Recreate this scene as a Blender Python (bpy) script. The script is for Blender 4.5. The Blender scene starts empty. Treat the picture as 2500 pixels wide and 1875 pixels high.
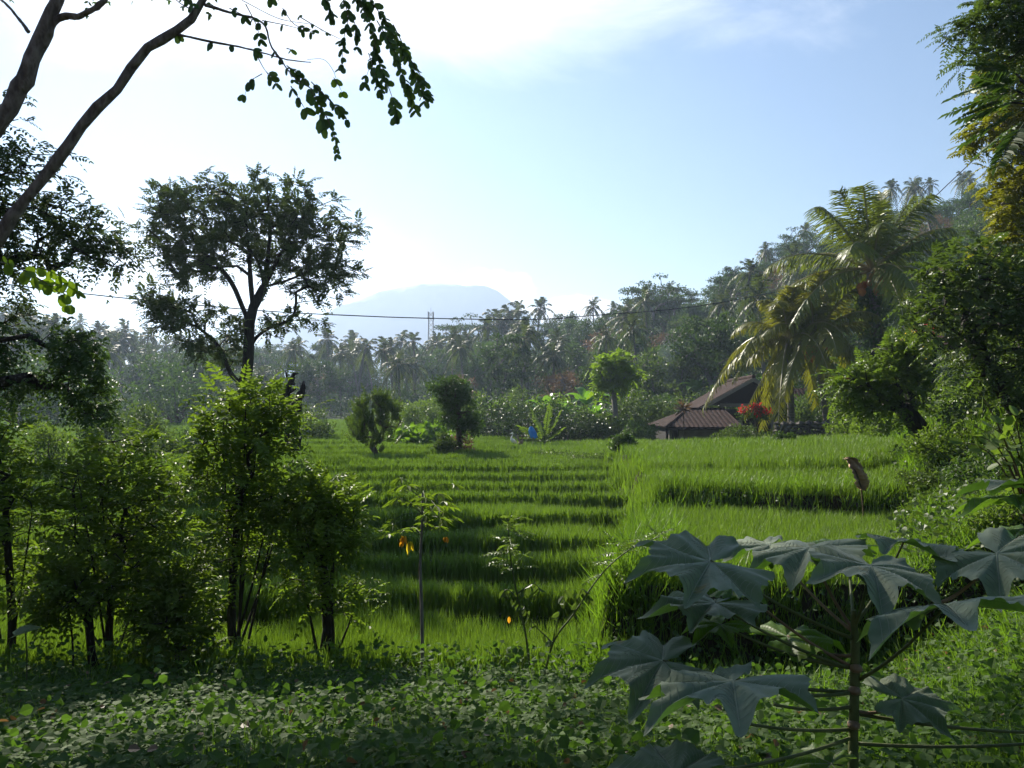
import bpy, math, random
import numpy as np
from mathutils import Vector

SC = bpy.context.scene
COL = SC.collection
random.seed(5)
R = np.random.default_rng(11)
rad = math.radians

# ------------------------------------------------------------------ camera
F, CH, HY = 1889.0, 2.5, 990.0            # focal length in photo pixels, eye height, horizon row
cam_d = bpy.data.cameras.new("camera")
cam = bpy.data.objects.new("camera", cam_d)
COL.objects.link(cam)
cam.location = (0, 0, CH)
cam.rotation_euler = (rad(90), 0, 0)
cam_d.sensor_width = 36
cam_d.lens = 36 * F / 2500
cam_d.shift_y = (HY - 937.5) / 2500
cam_d.clip_start = 0.05
cam_d.clip_end = 8000
SC.camera = cam

# ------------------------------------------------------------------ sky, sun, exposure
SUN_AZ, SUN_EL = -27.0, 34.0              # degrees: left of straight ahead, above the horizon
w = bpy.data.worlds.new("World")
SC.world = w
w.use_nodes = True
wn, wl = w.node_tree.nodes, w.node_tree.links
wn.clear()


def N(nodes, kind, **kw):
    n = nodes.new(kind)
    for k, v in kw.items():
        if k.startswith('i_'):
            n.inputs[k[2:].replace('_', ' ')].default_value = v
        else:
            setattr(n, k, v)
    return n


sky = N(wn, 'ShaderNodeTexSky', sky_type='NISHITA', sun_disc=False)
sky.sun_elevation = rad(SUN_EL)
sky.sun_rotation = rad(SUN_AZ)
sky.air_density, sky.dust_density, sky.ozone_density, sky.altitude = 1.4, .2, 5.0, 200
bg = N(wn, 'ShaderNodeBackground')
bg.inputs['Strength'].default_value = 0.05
wo = N(wn, 'ShaderNodeOutputWorld')


def M(op, a, b=None, c=None, nt=(wn, wl)):
    n = nt[0].new('ShaderNodeMath')
    n.operation = op
    for k, v in enumerate((a, b, c)):
        if v is None:
            continue
        if isinstance(v, (int, float)):
            n.inputs[k].default_value = v
        else:
            nt[1].new(v, n.inputs[k])
    return n.outputs[0]


tc = N(wn, 'ShaderNodeTexCoord')
sx = N(wn, 'ShaderNodeSeparateXYZ')
wl.new(tc.outputs['Generated'], sx.inputs[0])
dy = M('MAXIMUM', sx.outputs[1], 0.02)
U, V = M('DIVIDE', sx.outputs[0], dy), M('DIVIDE', sx.outputs[2], dy)


def cloud_noise(su, sv, scale, detail=7, rough=.6, dist=.4):
    cb = N(wn, 'ShaderNodeCombineXYZ')
    wl.new(M('MULTIPLY', U, su), cb.inputs[0])
    wl.new(M('MULTIPLY', V, sv), cb.inputs[1])
    t = N(wn, 'ShaderNodeTexNoise')
    wl.new(cb.outputs[0], t.inputs['Vector'])
    t.inputs['Scale'].default_value, t.inputs['Detail'].default_value = scale, detail
    t.inputs['Roughness'].default_value, t.inputs['Distortion'].default_value = rough, dist
    return t.outputs[0]


def blob(px, py, rx, ry):
    a = M('DIVIDE', M('SUBTRACT', U, (px - 1250) / F), rx / F)
    b = M('DIVIDE', M('SUBTRACT', V, (HY - py) / F), ry / F)
    return M('SUBTRACT', 1.0, M('SQRT', M('ADD', M('MULTIPLY', a, a), M('MULTIPLY', b, b))))


def band(x, lo, hi):
    mr = N(wn, 'ShaderNodeMapRange', interpolation_type='SMOOTHSTEP')
    wl.new(x, mr.inputs[0])
    mr.inputs[1].default_value, mr.inputs[2].default_value = lo, hi
    return mr.outputs[0]


soft = cloud_noise(1, 2.2, 3.2)
fine = cloud_noise(1, 1.5, 16, 9, .62, .2)
# high thin veil over the upper left, low cumulus right of the volcano
veil = band(M('ADD', M('MAXIMUM', blob(900, -40, 1250, 270), blob(560, 640, 560, 190)), M('MULTIPLY', M('SUBTRACT', soft, .5), 1.1)), .0, .75)
low = M('MAXIMUM', M('MAXIMUM', blob(1235, 705, 95, 62), blob(1420, 752, 150, 36)), blob(1170, 690, 60, 45))
low = M('MAXIMUM', low, blob(1310, 770, 320, 30))
cum = band(M('ADD', low, M('MULTIPLY', M('SUBTRACT', fine, .5), 1.5)), .12, .42)
mask = M('MINIMUM', M('ADD', M('MULTIPLY', veil, .72), M('MULTIPLY', cum, 1.0)), 1.0)
mx = N(wn, 'ShaderNodeMix', data_type='RGBA')
wl.new(mask, mx.inputs[0])
wl.new(sky.outputs[0], mx.inputs[6])
mx.inputs[7].default_value = (12.5, 12.6, 12.8, 1)
wl.new(mx.outputs[2], bg.inputs[0])
wl.new(bg.outputs[0], wo.inputs[0])

sd = Vector((math.sin(rad(SUN_AZ)) * math.cos(rad(SUN_EL)), math.cos(rad(SUN_AZ)) * math.cos(rad(SUN_EL)), math.sin(rad(SUN_EL))))
sun_d = bpy.data.lights.new("sun", 'SUN')
sun_d.energy, sun_d.angle, sun_d.color = 5.0, rad(0.5), (1, .93, .80)
sun = bpy.data.objects.new("sun", sun_d)
COL.objects.link(sun)
sun.rotation_euler = (-sd).to_track_quat('-Z', 'Y').to_euler()
sun.location = sd * 60

vs = SC.view_settings
vs.view_transform, vs.look, vs.exposure, vs.gamma = 'Standard', 'None', 1.15, 1
cy = SC.cycles
cy.max_bounces, cy.diffuse_bounces, cy.glossy_bounces, cy.transmission_bounces = 8, 4, 2, 6
cy.volume_bounces, cy.transparent_max_bounces = 1, 4
cy.use_adaptive_sampling = True
cy.adaptive_threshold = 0.015
cy.sample_clamp_indirect = 6
cy.use_denoising = True

# ------------------------------------------------------------------ helpers


def P(px, py, d):
    """A point seen at photo pixel (px, py) and standing d metres in front of the camera."""
    return np.array([(px - 1250) / F * d, d, CH + (HY - py) / F * d])


def nrm(a):
    a = np.asarray(a, float)
    return a / np.maximum(np.linalg.norm(a, axis=-1, keepdims=True), 1e-9)


class MB:
    """Collects geometry; build() links it as one mesh object."""

    def __init__(s):
        s.v, s.f, s.n = [], [], 0

    def add(s, V, Fc, mi=0):
        V = np.asarray(V, np.float32).reshape(-1, 3)
        Fc = np.asarray(Fc, np.int64)
        s.v.append(V)
        s.f.append((Fc + s.n, mi))
        s.n += len(V)
        return s

    def merge(s, o):
        for f, m in o.f:
            s.f.append((f + s.n, m))
        s.v += o.v
        s.n += o.n
        return s

    def mesh(s, name, mats, smooth=False):
        me = bpy.data.meshes.new(name)
        if s.v:
            V = np.concatenate(s.v)
            me.vertices.add(len(V))
            me.vertices.foreach_set('co', V.ravel())
            li = np.concatenate([f.ravel() for f, m in s.f])
            lt = np.concatenate([np.full(len(f), f.shape[1]) for f, m in s.f])
            mi = np.concatenate([np.full(len(f), m) for f, m in s.f])
            me.loops.add(len(li))
            me.loops.foreach_set('vertex_index', li.astype(np.int32))
            me.polygons.add(len(lt))
            st = np.concatenate([[0], np.cumsum(lt)[:-1]])
            me.polygons.foreach_set('loop_start', st.astype(np.int32))
            me.polygons.foreach_set('material_index', mi.astype(np.int32))
            me.polygons.foreach_set('use_smooth', np.full(len(lt), smooth))
            me.update(calc_edges=True)
        for m in (mats if isinstance(mats, (list, tuple)) else [mats]):
            me.materials.append(m)
        return me

    def build(s, name, mats, parent=None, smooth=False):
        o = bpy.data.objects.new(name, s.mesh(name, mats, smooth))
        COL.objects.link(o)
        o.parent = parent
        return o


def tag(o, label=None, cat=None, group=None, kind=None):
    for k, v in (('label', label), ('category', cat), ('group', group), ('kind', kind)):
        if v:
            o[k] = v
    return o


def thing(name, label, cat, group=None, loc=(0, 0, 0), rz=0.0, sc=1.0):
    o = bpy.data.objects.new(name, None)
    o.empty_display_size = .3
    COL.objects.link(o)
    o.location, o.rotation_euler = tuple(float(c) for c in loc), (0, 0, rz)
    o.scale = (sc, sc, sc) if isinstance(sc, (int, float)) else sc
    return tag(o, label, cat, group)


def tube(pts, rr, sides=7, cap=True):
    pts = np.asarray(pts, float)
    n = len(pts)
    rr = np.broadcast_to(np.asarray(rr, float), (n,))
    t = nrm(np.gradient(pts, axis=0))
    ref = np.array([0, 0, 1.]) if abs(t[:, 2]).mean() < .8 else np.array([0, 1., 0])
    a = nrm(np.cross(t, ref))
    b = np.cross(t, a)
    th = np.linspace(0, 2 * np.pi, sides, endpoint=False)
    V = pts[:, None] + rr[:, None, None] * (np.cos(th)[None, :, None] * a[:, None] + np.sin(th)[None, :, None] * b[:, None])
    i = np.arange(n - 1)[:, None] * sides
    j = np.arange(sides)[None]
    k = (j + 1) % sides
    Fc = np.stack([i + j, i + k, i + sides + k, i + sides + j], -1).reshape(-1, 4)
    mb = MB().add(V.reshape(-1, 3), Fc)
    if cap:
        for e, s_ in ((0, 1), (n - 1, 0)):
            q = np.arange(sides) + e * sides
            mb.f.append((np.array([q[::-1] if s_ else q]), 0))
    return mb


def setmat(mb, mi):
    mb.f = [(f, mi) for f, m in mb.f]
    return mb


def box(c, size, rz=0.0, rx=0.0, ry=0.0):
    s = np.array([[x, y, z] for x in (-.5, .5) for y in (-.5, .5) for z in (-.5, .5)]) * np.asarray(size)
    from mathutils import Euler
    m = np.array(Euler((rx, ry, rz)).to_matrix())
    V = s @ m.T + np.asarray(c)
    return MB().add(V, [[0, 1, 3, 2], [4, 6, 7, 5], [0, 4, 5, 1], [2, 3, 7, 6], [0, 2, 6, 4], [1, 5, 7, 3]])


def bez(p0, p1, p2, n=8):
    t = np.linspace(0, 1, n)[:, None]
    return (1 - t) ** 2 * np.asarray(p0) + 2 * t * (1 - t) * np.asarray(p1) + t * t * np.asarray(p2)


def smooth_path(pts, n=24):
    """Catmull-Rom through points (any number of columns)."""
    p = np.asarray(pts, float)
    q = np.vstack([2 * p[0] - p[1], p, 2 * p[-1] - p[-2]])
    out = []
    m = len(p) - 1
    per = max(2, n // m)
    for i in range(m):
        a, b, c, d = q[i], q[i + 1], q[i + 2], q[i + 3]
        for t in np.linspace(0, 1, per, endpoint=False):
            out.append(.5 * ((2 * b) + (c - a) * t + (2 * a - 5 * b + 4 * c - d) * t * t + (3 * b - a - 3 * c + d) * t ** 3))
    out.append(p[-1])
    return np.array(out)


# leaf templates: rows (along, across, lift), faces
T_DIAMOND = (np.array([[0, 0, 0], [.42, .5, .1], [1, 0, 0], [.42, -.5, .1]]), [[0, 3, 2, 1]])
T_OVAL = (np.array([[0, 0, 0], [.22, .40, .08], [.62, .46, .08], [1, 0, -.06], [.62, -.46, .08], [.22, -.40, .08]]), [[0, 3, 2, 1], [0, 5, 4, 3]])
T_HEART = (np.array([[0, 0, 0], [-.16, .34, .05], [.12, .52, .1], [.5, .42, .06], [1, 0, -.1], [.5, -.42, .06], [.12, -.52, .1], [-.16, -.34, .05], [.45, 0, 0]]),
           [[0, 8, 2, 1], [8, 4, 3, 2], [0, 7, 6, 8], [8, 6, 5, 4]])
T_BLADE = (np.array([[0, .5, 0], [0, -.5, 0], [.4, -.5, .03], [.4, .5, .03], [.75, .36, -.04], [.75, -.36, -.04], [1, 0, -.16]]), [[0, 1, 2, 3], [3, 2, 5, 4], [4, 5, 6, 6]])
T_ROUND = (np.array([[0, 0, 0], [.1, .34, .03], [.5, .5, .05], [.88, .34, .03], [1, 0, 0], [.88, -.34, .03], [.5, -.5, .05], [.1, -.34, .03]]), [[0, 4, 3, 2], [0, 2, 1, 1], [0, 6, 5, 4], [0, 7, 6, 6]])


def leaves(base, d, n, L, W, T=T_OVAL, mi=0, mb=None):
    """Vectorised leaves: base points, directions, normals, lengths, widths."""
    base, d = np.atleast_2d(base), nrm(d)
    side = nrm(np.cross(n, d))
    n2 = np.cross(d, side)
    L = np.broadcast_to(L, (len(base),))[:, None, None]
    W = np.broadcast_to(W, (len(base),))[:, None, None]
    t = T[0]
    V = base[:, None] + d[:, None] * t[None, :, :1] * L + side[:, None] * t[None, :, 1:2] * W + n2[:, None] * t[None, :, 2:] * L
    mb = mb or MB()
    off = (np.arange(len(base)) * len(t))[:, None, None]
    quads = [f for f in T[1] if len(set(f)) == 4]
    tris = [f[:3] for f in T[1] if len(set(f)) == 3]
    V = V.reshape(-1, 3)
    n0 = mb.n
    mb.v.append(V.astype(np.float32))
    mb.n += len(V)
    for q in (quads, tris):
        if q:
            q = np.array(q)
            mb.f.append(((q[None] + off).reshape(-1, q.shape[1]) + n0, mi))
    return mb


def rdir(n, g=R):
    return nrm(g.normal(size=(n, 3)))


def cloud(cent, rr, per, L, W, T=T_DIAMOND, flat=.6, up=.7, g=R, mb=None, mi=0, out=.6):
    """Leaf clumps: per leaves round each centre."""
    cent = np.asarray(cent)
    K = len(cent)
    rr = np.broadcast_to(np.asarray(rr, float), (K,))
    o = rdir(K * per, g) * (g.random((K * per, 1)) ** .45)
    o[:, 2] *= flat
    base = np.repeat(cent, per, 0) + o * np.repeat(rr, per)[:, None]
    d = nrm(o * out + rdir(K * per, g) * .8)
    n = nrm(rdir(K * per, g) + np.array([0, 0, up * 1.6]))
    s = g.uniform(.7, 1.25, K * per)
    return leaves(base, d, n, L * s, W * s, T, mi, mb)


def sprays(base, d, L, pairs, leafL, leafW, droop=.35, T=T_OVAL, g=R, mb=None, mi=0, rach=0.0, jit=.25):
    """Compound (pinnate) leaves: one rachis per row of base, leaflets in pairs along it."""
    base, d = np.atleast_2d(base), nrm(d)
    K = len(base)
    L = np.broadcast_to(L, (K,))
    t = np.linspace(.18, 1, pairs)
    dd = np.array([0, 0, -1.]) * droop
    p = base[:, None] + d[:, None] * (t * 1)[None, :, None] * L[:, None, None] + dd * (t ** 2)[None, :, None] * L[:, None, None]
    tan = nrm(d[:, None] + 2 * dd * t[None, :, None])
    side = nrm(np.cross(tan, np.array([0, 0, 1.]) + .35 * rdir(K, g)[:, None]))
    up = np.cross(side, tan)
    mb = mb or MB()
    prof = (.65 + .5 * np.sin(np.pi * np.clip(t, 0, 1)))[None, :, None]
    for s in (-1, 1):
        ld = nrm(side * s + tan * .55 + dd * .5 + jit * rdir(K * pairs, g).reshape(K, pairs, 3))
        ln = nrm(up + jit * 1.6 * rdir(K * pairs, g).reshape(K, pairs, 3))
        sc = (prof * np.ones((K, pairs, 1))).reshape(-1)
        leaves(p.reshape(-1, 3), ld.reshape(-1, 3), ln.reshape(-1, 3), leafL * sc, leafW * sc, T, mi, mb)
    leaves(p[:, -1], tan[:, -1], up[:, -1], leafL, leafW, T, mi, mb)
    if rach > 0:
        q = np.concatenate([base[:, None], p], 1)
        for s, e in ((0, pairs // 2), (pairs // 2, pairs)):
            a, b = q[:, s], q[:, e]
            edge_tubes(a, b, np.full(K, rach), np.full(K, rach * .7), 3, mb, mi)
    return mb


def edge_tubes(a, b, ra, rb, sides, mb, mi=0):
    t = nrm(b - a)
    ref = np.where(np.abs(t[:, 2:]) > .9, np.array([[1., 0, 0]]), np.array([[0, 0, 1.]]))
    u = nrm(np.cross(t, ref))
    v = np.cross(t, u)
    th = np.linspace(0, 2 * np.pi, sides, endpoint=False)
    ring = np.cos(th)[None, :, None] * u[:, None] + np.sin(th)[None, :, None] * v[:, None]
    V = np.concatenate([a[:, None] + ring * ra[:, None, None], b[:, None] + ring * rb[:, None, None]], 1)
    j = np.arange(sides)
    k = (j + 1) % sides
    q = np.stack([j, k, sides + k, sides + j], -1)
    off = (np.arange(len(a)) * 2 * sides)[:, None, None]
    mb.add(V.reshape(-1, 3), (q[None] + off).reshape(-1, 4), mi)
    return mb


def skeleton(trunk, r0, targets, tip=.012, seg=.5, curve=.3, power=.48, sides=6, up=.3, pen=.25, minnode=0, limbs=()):
    """Trunk polyline plus limbs reaching every target; returns the wood and each target's outward direction."""
    nodes = [np.asarray(p, float) for p in trunk]
    par = [-1] + list(range(len(nodes) - 1))
    pl = [0.0]
    for i in range(1, len(nodes)):
        pl.append(pl[-1] + np.linalg.norm(nodes[i] - nodes[i - 1]))
    base = nodes[-1]
    first = minnode
    for lb in limbs:
        last = int(np.argmin(np.linalg.norm(np.array(nodes) - lb[0], axis=1)))
        for pt in smooth_path(lb, 3 * len(lb))[1:]:
            nodes.append(pt)
            par.append(last)
            pl.append(pl[last] + np.linalg.norm(pt - nodes[last]))
            last = len(nodes) - 1
    targets = np.asarray(targets)
    order = np.argsort(np.linalg.norm(targets - base, axis=1))
    tdir = np.zeros_like(targets)
    for ti in order:
        t = targets[ti]
        A = np.array(nodes[first:])
        dist = np.linalg.norm(A - t, axis=1)
        below = np.maximum(0, A[:, 2] - t[2])
        c = dist + pen * np.array(pl[first:]) + .7 * below
        j = int(np.argmin(c)) + first
        p0 = nodes[j]
        l = np.linalg.norm(t - p0)
        g = nodes[j] - nodes[par[j]] if par[j] >= 0 else np.array([0, 0, 1.])
        m = p0 + nrm(nrm(g) + np.array([0, 0, up])) * l * curve + (t - p0) * .25
        k = max(2, int(math.ceil(l / seg)) + 1)
        q = bez(p0, m, t, k)[1:]
        q[:-1] += R.normal(size=(len(q) - 1, 3)) * l * .018
        last = j
        for pt in q:
            nodes.append(pt)
            par.append(last)
            pl.append(pl[last] + np.linalg.norm(pt - nodes[last]))
            last = len(nodes) - 1
        tdir[ti] = nrm(nodes[-1] - nodes[par[-1]])
    n = len(nodes)
    cnt = np.zeros(n)
    haschild = np.zeros(n, bool)
    for i in range(1, n):
        haschild[par[i]] = True
    cnt[~haschild] = 1
    for i in range(n - 1, 0, -1):
        cnt[par[i]] += cnt[i]
    rr = tip * np.maximum(cnt, 1) ** power
    k = len(trunk)
    rt = rr[:k].max()
    f = min(3.0, r0 / rt)
    rr = rr * np.where(cnt > 3, 1 + (f - 1) * np.clip(cnt / cnt[:k].min(), 0, 1) ** .5, 1)
    rr[:k] = np.linspace(r0, max(rr[k - 1], r0 * .45), k)
    A = np.array(nodes)
    pa = np.array(par)
    e = np.arange(k, n)
    mb = tube(np.array(trunk), rr[:k], 9)
    ra = np.minimum(rr[pa[e]], rr[e] * 1.35)
    edge_tubes(A[pa[e]], A[e], ra, rr[e], sides, mb)
    return mb, tdir


# ------------------------------------------------------------------ materials
MATS = {}


def mat(name):
    m = bpy.data.materials.new(name)
    m.use_nodes = True
    m.node_tree.nodes.clear()
    return m, m.node_tree.nodes, m.node_tree.links


def leaf_mat(name, a, b, tr=.45, rough=.5, glow=(1.22, 1.32, .6), big=.35, spec=.35):
    """Leaf: diffuse/gloss on top of light coming through; colour varies leaf by leaf between a and b."""
    m, n, l = mat(name)
    gi = n.new('ShaderNodeNewGeometry')
    oi = n.new('ShaderNodeObjectInfo')
    mixc = N(n, 'ShaderNodeMix', data_type='RGBA')
    f = M('ADD', M('MULTIPLY', gi.outputs['Random Per Island'], 1 - big), M('MULTIPLY', oi.outputs['Random'], big), nt=(n, l))
    l.new(f, mixc.inputs[0])
    mixc.inputs[6].default_value = (*a, 1)
    mixc.inputs[7].default_value = (*b, 1)
    pb = n.new('ShaderNodeBsdfPrincipled')
    l.new(mixc.outputs[2], pb.inputs['Base Color'])
    pb.inputs['Roughness'].default_value = rough
    pb.inputs['Specular IOR Level'].default_value = spec
    tb = n.new('ShaderNodeBsdfTranslucent')
    mc = N(n, 'ShaderNodeMix', data_type='RGBA', blend_type='MULTIPLY')
    mc.inputs[0].default_value = 1
    l.new(mixc.outputs[2], mc.inputs[6])
    mc.inputs[7].default_value = (*glow, 1)
    l.new(mc.outputs[2], tb.inputs[0])
    ms = n.new('ShaderNodeMixShader')
    ms.inputs[0].default_value = tr
    l.new(pb.outputs[0], ms.inputs[1])
    l.new(tb.outputs[0], ms.inputs[2])
    o = n.new('ShaderNodeOutputMaterial')
    l.new(ms.outputs[0], o.inputs[0])
    MATS[name] = m
    return m


def solid(name, a, b=None, scale=8, rough=.8, bump=.3, spec=.3, detail=6, stretch=(1, 1, 1), metal=0.0):
    m, n, l = mat(name)
    pb = n.new('ShaderNodeBsdfPrincipled')
    pb.inputs['Roughness'].default_value = rough
    pb.inputs['Specular IOR Level'].default_value = spec
    pb.inputs['Metallic'].default_value = metal
    tcn = n.new('ShaderNodeTexCoord')
    mp = n.new('ShaderNodeMapping')
    mp.inputs['Scale'].default_value = stretch
    l.new(tcn.outputs['Object'], mp.inputs[0])
    t = n.new('ShaderNodeTexNoise')
    t.inputs['Scale'].default_value, t.inputs['Detail'].default_value = scale, detail
    l.new(mp.outputs[0], t.inputs['Vector'])
    cr = n.new('ShaderNodeValToRGB')
    cr.color_ramp.elements[0].position, cr.color_ramp.elements[1].position = .35, .68
    cr.color_ramp.elements[0].color = (*a, 1)
    cr.color_ramp.elements[1].color = (*(b or a), 1)
    l.new(t.outputs[0], cr.inputs[0])
    l.new(cr.outputs[0], pb.inputs['Base Color'])
    if bump:
        bn = n.new('ShaderNodeBump')
        bn.inputs['Strength'].default_value = bump
        bn.inputs['Distance'].default_value = .05
        l.new(t.outputs[0], bn.inputs['Height'])
        l.new(bn.outputs[0], pb.inputs['Normal'])
    o = n.new('ShaderNodeOutputMaterial')
    l.new(pb.outputs[0], o.inputs[0])
    MATS[name] = m
    return m


leaf_mat('rice', (.072, .145, .016), (.155, .240, .034), tr=.42, rough=.5, glow=(1.2, 1.3, .55), big=0)
leaf_mat('grass', (.05, .12, .012), (.13, .22, .03), tr=.5, glow=(1.2, 1.3, .5), big=0)
leaf_mat('spray_leaf', (.022, .05, .022), (.070, .125, .032), tr=.25, big=0)
leaf_mat('dark_leaf', (.026, .055, .016), (.060, .105, .026), tr=.38, rough=.5)
leaf_mat('mid_leaf', (.036, .066, .018), (.082, .122, .030), tr=.42, rough=.45)
leaf_mat('bright_leaf', (.055, .105, .018), (.115, .170, .032), tr=.5, rough=.42)
leaf_mat('gold_palm', (.070, .100, .014), (.165, .175, .024), tr=.42, rough=.42, glow=(1.25, 1.2, .4), big=.2, spec=.3)
leaf_mat('shrub_leaf', (.055, .096, .022), (.135, .190, .034), tr=.48, rough=.5, glow=(1.25, 1.4, .5), big=0, spec=.16)
leaf_mat('lime_leaf', (.10, .18, .016), (.17, .25, .026), tr=.55)
leaf_mat('olive_leaf', (.085, .115, .014), (.20, .20, .022), tr=.5, glow=(1.2, 1.25, .5))
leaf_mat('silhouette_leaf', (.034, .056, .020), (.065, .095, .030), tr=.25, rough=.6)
leaf_mat('brown_leaf', (.09, .055, .03), (.17, .11, .06), tr=.3, glow=(1.2, 1, .6))
leaf_mat('yellow_leaf', (.42, .36, .03), (.62, .52, .05), tr=.55, glow=(1.2, 1.1, .5))
leaf_mat('orange_leaf', (.50, .20, .02), (.65, .36, .04), tr=.5, glow=(1.2, 1, .5))
leaf_mat('shaded_leaf', (.012, .028, .010), (.032, .055, .018), tr=.25)  # leaf colour darkened to carry the shade of the thicket hollow
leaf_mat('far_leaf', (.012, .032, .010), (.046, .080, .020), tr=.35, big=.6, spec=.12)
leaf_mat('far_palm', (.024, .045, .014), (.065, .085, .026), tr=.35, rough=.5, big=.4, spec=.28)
leaf_mat('palm_leaf', (.050, .092, .014), (.125, .160, .022), tr=.42, rough=.42, glow=(1.25, 1.25, .4), big=.2, spec=.3)
leaf_mat('palm_rib', (.18, .17, .05), (.24, .20, .07), tr=.0, rough=.4)
leaf_mat('vine_leaf', (.020, .044, .018), (.074, .125, .032), tr=.42, rough=.65, glow=(1.25, 1.5, .5), big=0, spec=.14)
leaf_mat('red_flower', (.55, .015, .02), (.70, .05, .04), tr=.4, glow=(1.1, 1, 1))
leaf_mat('pink_flower', (.60, .03, .07), (.75, .10, .12), tr=.4, glow=(1.1, 1, 1))
leaf_mat('yellow_flower', (.75, .50, .03), (.85, .65, .08), tr=.4, glow=(1.1, 1, 1))
leaf_mat('banana_leaf', (.07, .16, .02), (.13, .25, .035), tr=.5, rough=.35)
solid('smooth_bark', (.09, .066, .058), (.25, .20, .18), 11, .85, .8, stretch=(2.5, 2.5, 1))
solid('bark', (.055, .038, .028), (.13, .10, .08), 9, .9, .6, stretch=(3, 3, .8))
solid('dark_bark', (.022, .018, .015), (.05, .04, .033), 9, .9, .6, stretch=(3, 3, .8))
solid('grey_bark', (.13, .11, .10), (.24, .21, .19), 10, .85, .5, stretch=(3, 3, .8))
solid('palm_bark', (.10, .085, .07), (.22, .19, .16), 7, .85, .6, stretch=(.6, .6, 5))
solid('green_stem', (.07, .09, .03), (.13, .14, .05), 20, .6, .2)
solid('pink_stem', (.17, .11, .07), (.27, .18, .11), 20, .5, .2)
solid('brown_stem', (.075, .05, .03), (.13, .09, .05), 20, .6, .2)
solid('stone', (.06, .05, .045), (.17, .15, .13), 5, .9, .6)
solid('roof_tile', (.020, .010, .008), (.058, .030, .024), 5, .85, .4, .08)
solid('plaster', (.34, .29, .22), (.48, .42, .33), 3, .9, .1)
solid('dark_wood', (.030, .018, .013), (.07, .042, .03), 8, .8, .3, stretch=(1, 1, 6))
solid('pale_wood', (.20, .17, .14), (.30, .26, .21), 8, .8, .3, stretch=(1, 1, 6))
solid('interior_shade', (.012, .010, .009), (.03, .025, .02), 4, .9, 0)  # near-black wall colour stands in for the shade indoors
solid('steel', (.20, .21, .22), (.32, .33, .34), 6, .5, 0, metal=.4)
solid('rubber', (.02, .02, .02), (.035, .035, .035), 6, .6, 0)
solid('white_feather', (.75, .75, .72), (.85, .84, .80), 20, .8, .1)
solid('brown_feather', (.18, .12, .08), (.30, .22, .15), 20, .8, .1)
solid('blue_plastic', (.03, .19, .62), (.06, .30, .78), 6, .4, .3)
solid('coconut', (.42, .10, .015), (.62, .22, .03), 6, .45, .1)
solid('tan_husk', (.34, .20, .13), (.50, .34, .24), 6, .8, .5, stretch=(1, 1, 5))
solid('hazed_rock', (.18, .23, .21), (.23, .28, .25), .01, .95, 0)  # rock paled so its colour carries part of the distance haze

# ------------------------------------------------------------------ terrain
EDGE = [6.9, 8.64, 10.2, 11.5, 13.1, 15.0, 16.3, 17.5, 18.7, 20.0, 21.5, 24.0, 26.7, 29.8, 33.0, 37.0, 42.8, 48.7, 55.0]


def sm(x, a, b):
    t = np.clip((x - a) / (b - a), 0, 1)
    return t * t * (3 - 2 * t)


def wob(x, k):
    return .16 * np.sin(x * .35 + k * 1.7) + .06 * np.sin(x * 1.4 + k * 2.9)


RG_U = (np.array([-400, 0, 300, 700, 900, 1100, 1300, 1500, 1600, 1750, 1900, 2100, 2250, 2400, 2900]) - 1250) / F
RG_S = np.array([700, 745, 815, 840, 850, 805, 800, 752, 700, 665, 600, 545, 505, 490, 480.])
RG_D = np.array([170, 170, 170, 170, 165, 160, 150, 145, 140, 130, 125, 120, 118, 116, 116.])
RG_H = (HY - RG_S) / F * RG_D + CH - np.array([8, 9, 10.5, 11, 11, 10.5, 9.5, 8.5, 8.5, 8, 7.5, 6.5, 4.5, 4, 4.])


def zone(x, y):
    """0 bank/other, 1 field terraces, 2 lower raised terrace, 3 middle one, 4 upper one."""
    u = x / np.maximum(y, .5)
    xl = np.interp(y, [6.8, 7.0, 11, 13.5, 20.5, 22, 25, 28, 31], [.9, .85, 1.75, 2.25, 2.7, 2.1, .5, .2, .3]) + .07 * np.sin(y * 5)
    right = u > .505 + .015 * np.sin(y * 1.3)
    z = np.where((y > EDGE[0] + wob(x, 0) * .4) & (y < 74), 1, 0)
    yb = 11.2 + .25 * np.sin(x * .8) + .16 * np.sin(x * 2.3 + 1) + .07 * np.sin(x * 6.1)
    z = np.where((x > xl) & (y > 7.0 + .12 * np.sin(x * 2.3)) & (y < yb), 2, z)
    z = np.where((x > xl) & (y >= yb) & (y < 13.5 + .15 * np.sin(x)), 3, z)
    z = np.where((x > xl) & (y >= 13.5 + .15 * np.sin(x)) & (y < 20.5), 4, z)
    z = np.where((x > xl) & (y >= 20.5) & (y < 30.5), 5, z)
    z = np.where((y >= 30.5) & (x > .3), 0, z)
    z = np.where(right & (y < 31), 0, z)
    return z


def height(x, y):
    """Ground height; banks and terrace steps are rounded by averaging nearby samples."""
    x, y = np.asarray(x, float), np.asarray(y, float)
    s = .03 + .005 * np.clip(y, 0, 40)
    k = .5 + .5 * np.sin(x * 2.1 + y * 1.3)
    s = s * (.7 + .9 * k)
    a = height0(x, y)
    for dx, dy in ((1, 0), (-1, 0), (0, 1), (0, -1), (.7, .7), (-.7, .7), (.7, -.7), (-.7, -.7)):
        a = a + height0(x + dx * s * 1.5, y + dy * s)
    return a / 9


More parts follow.
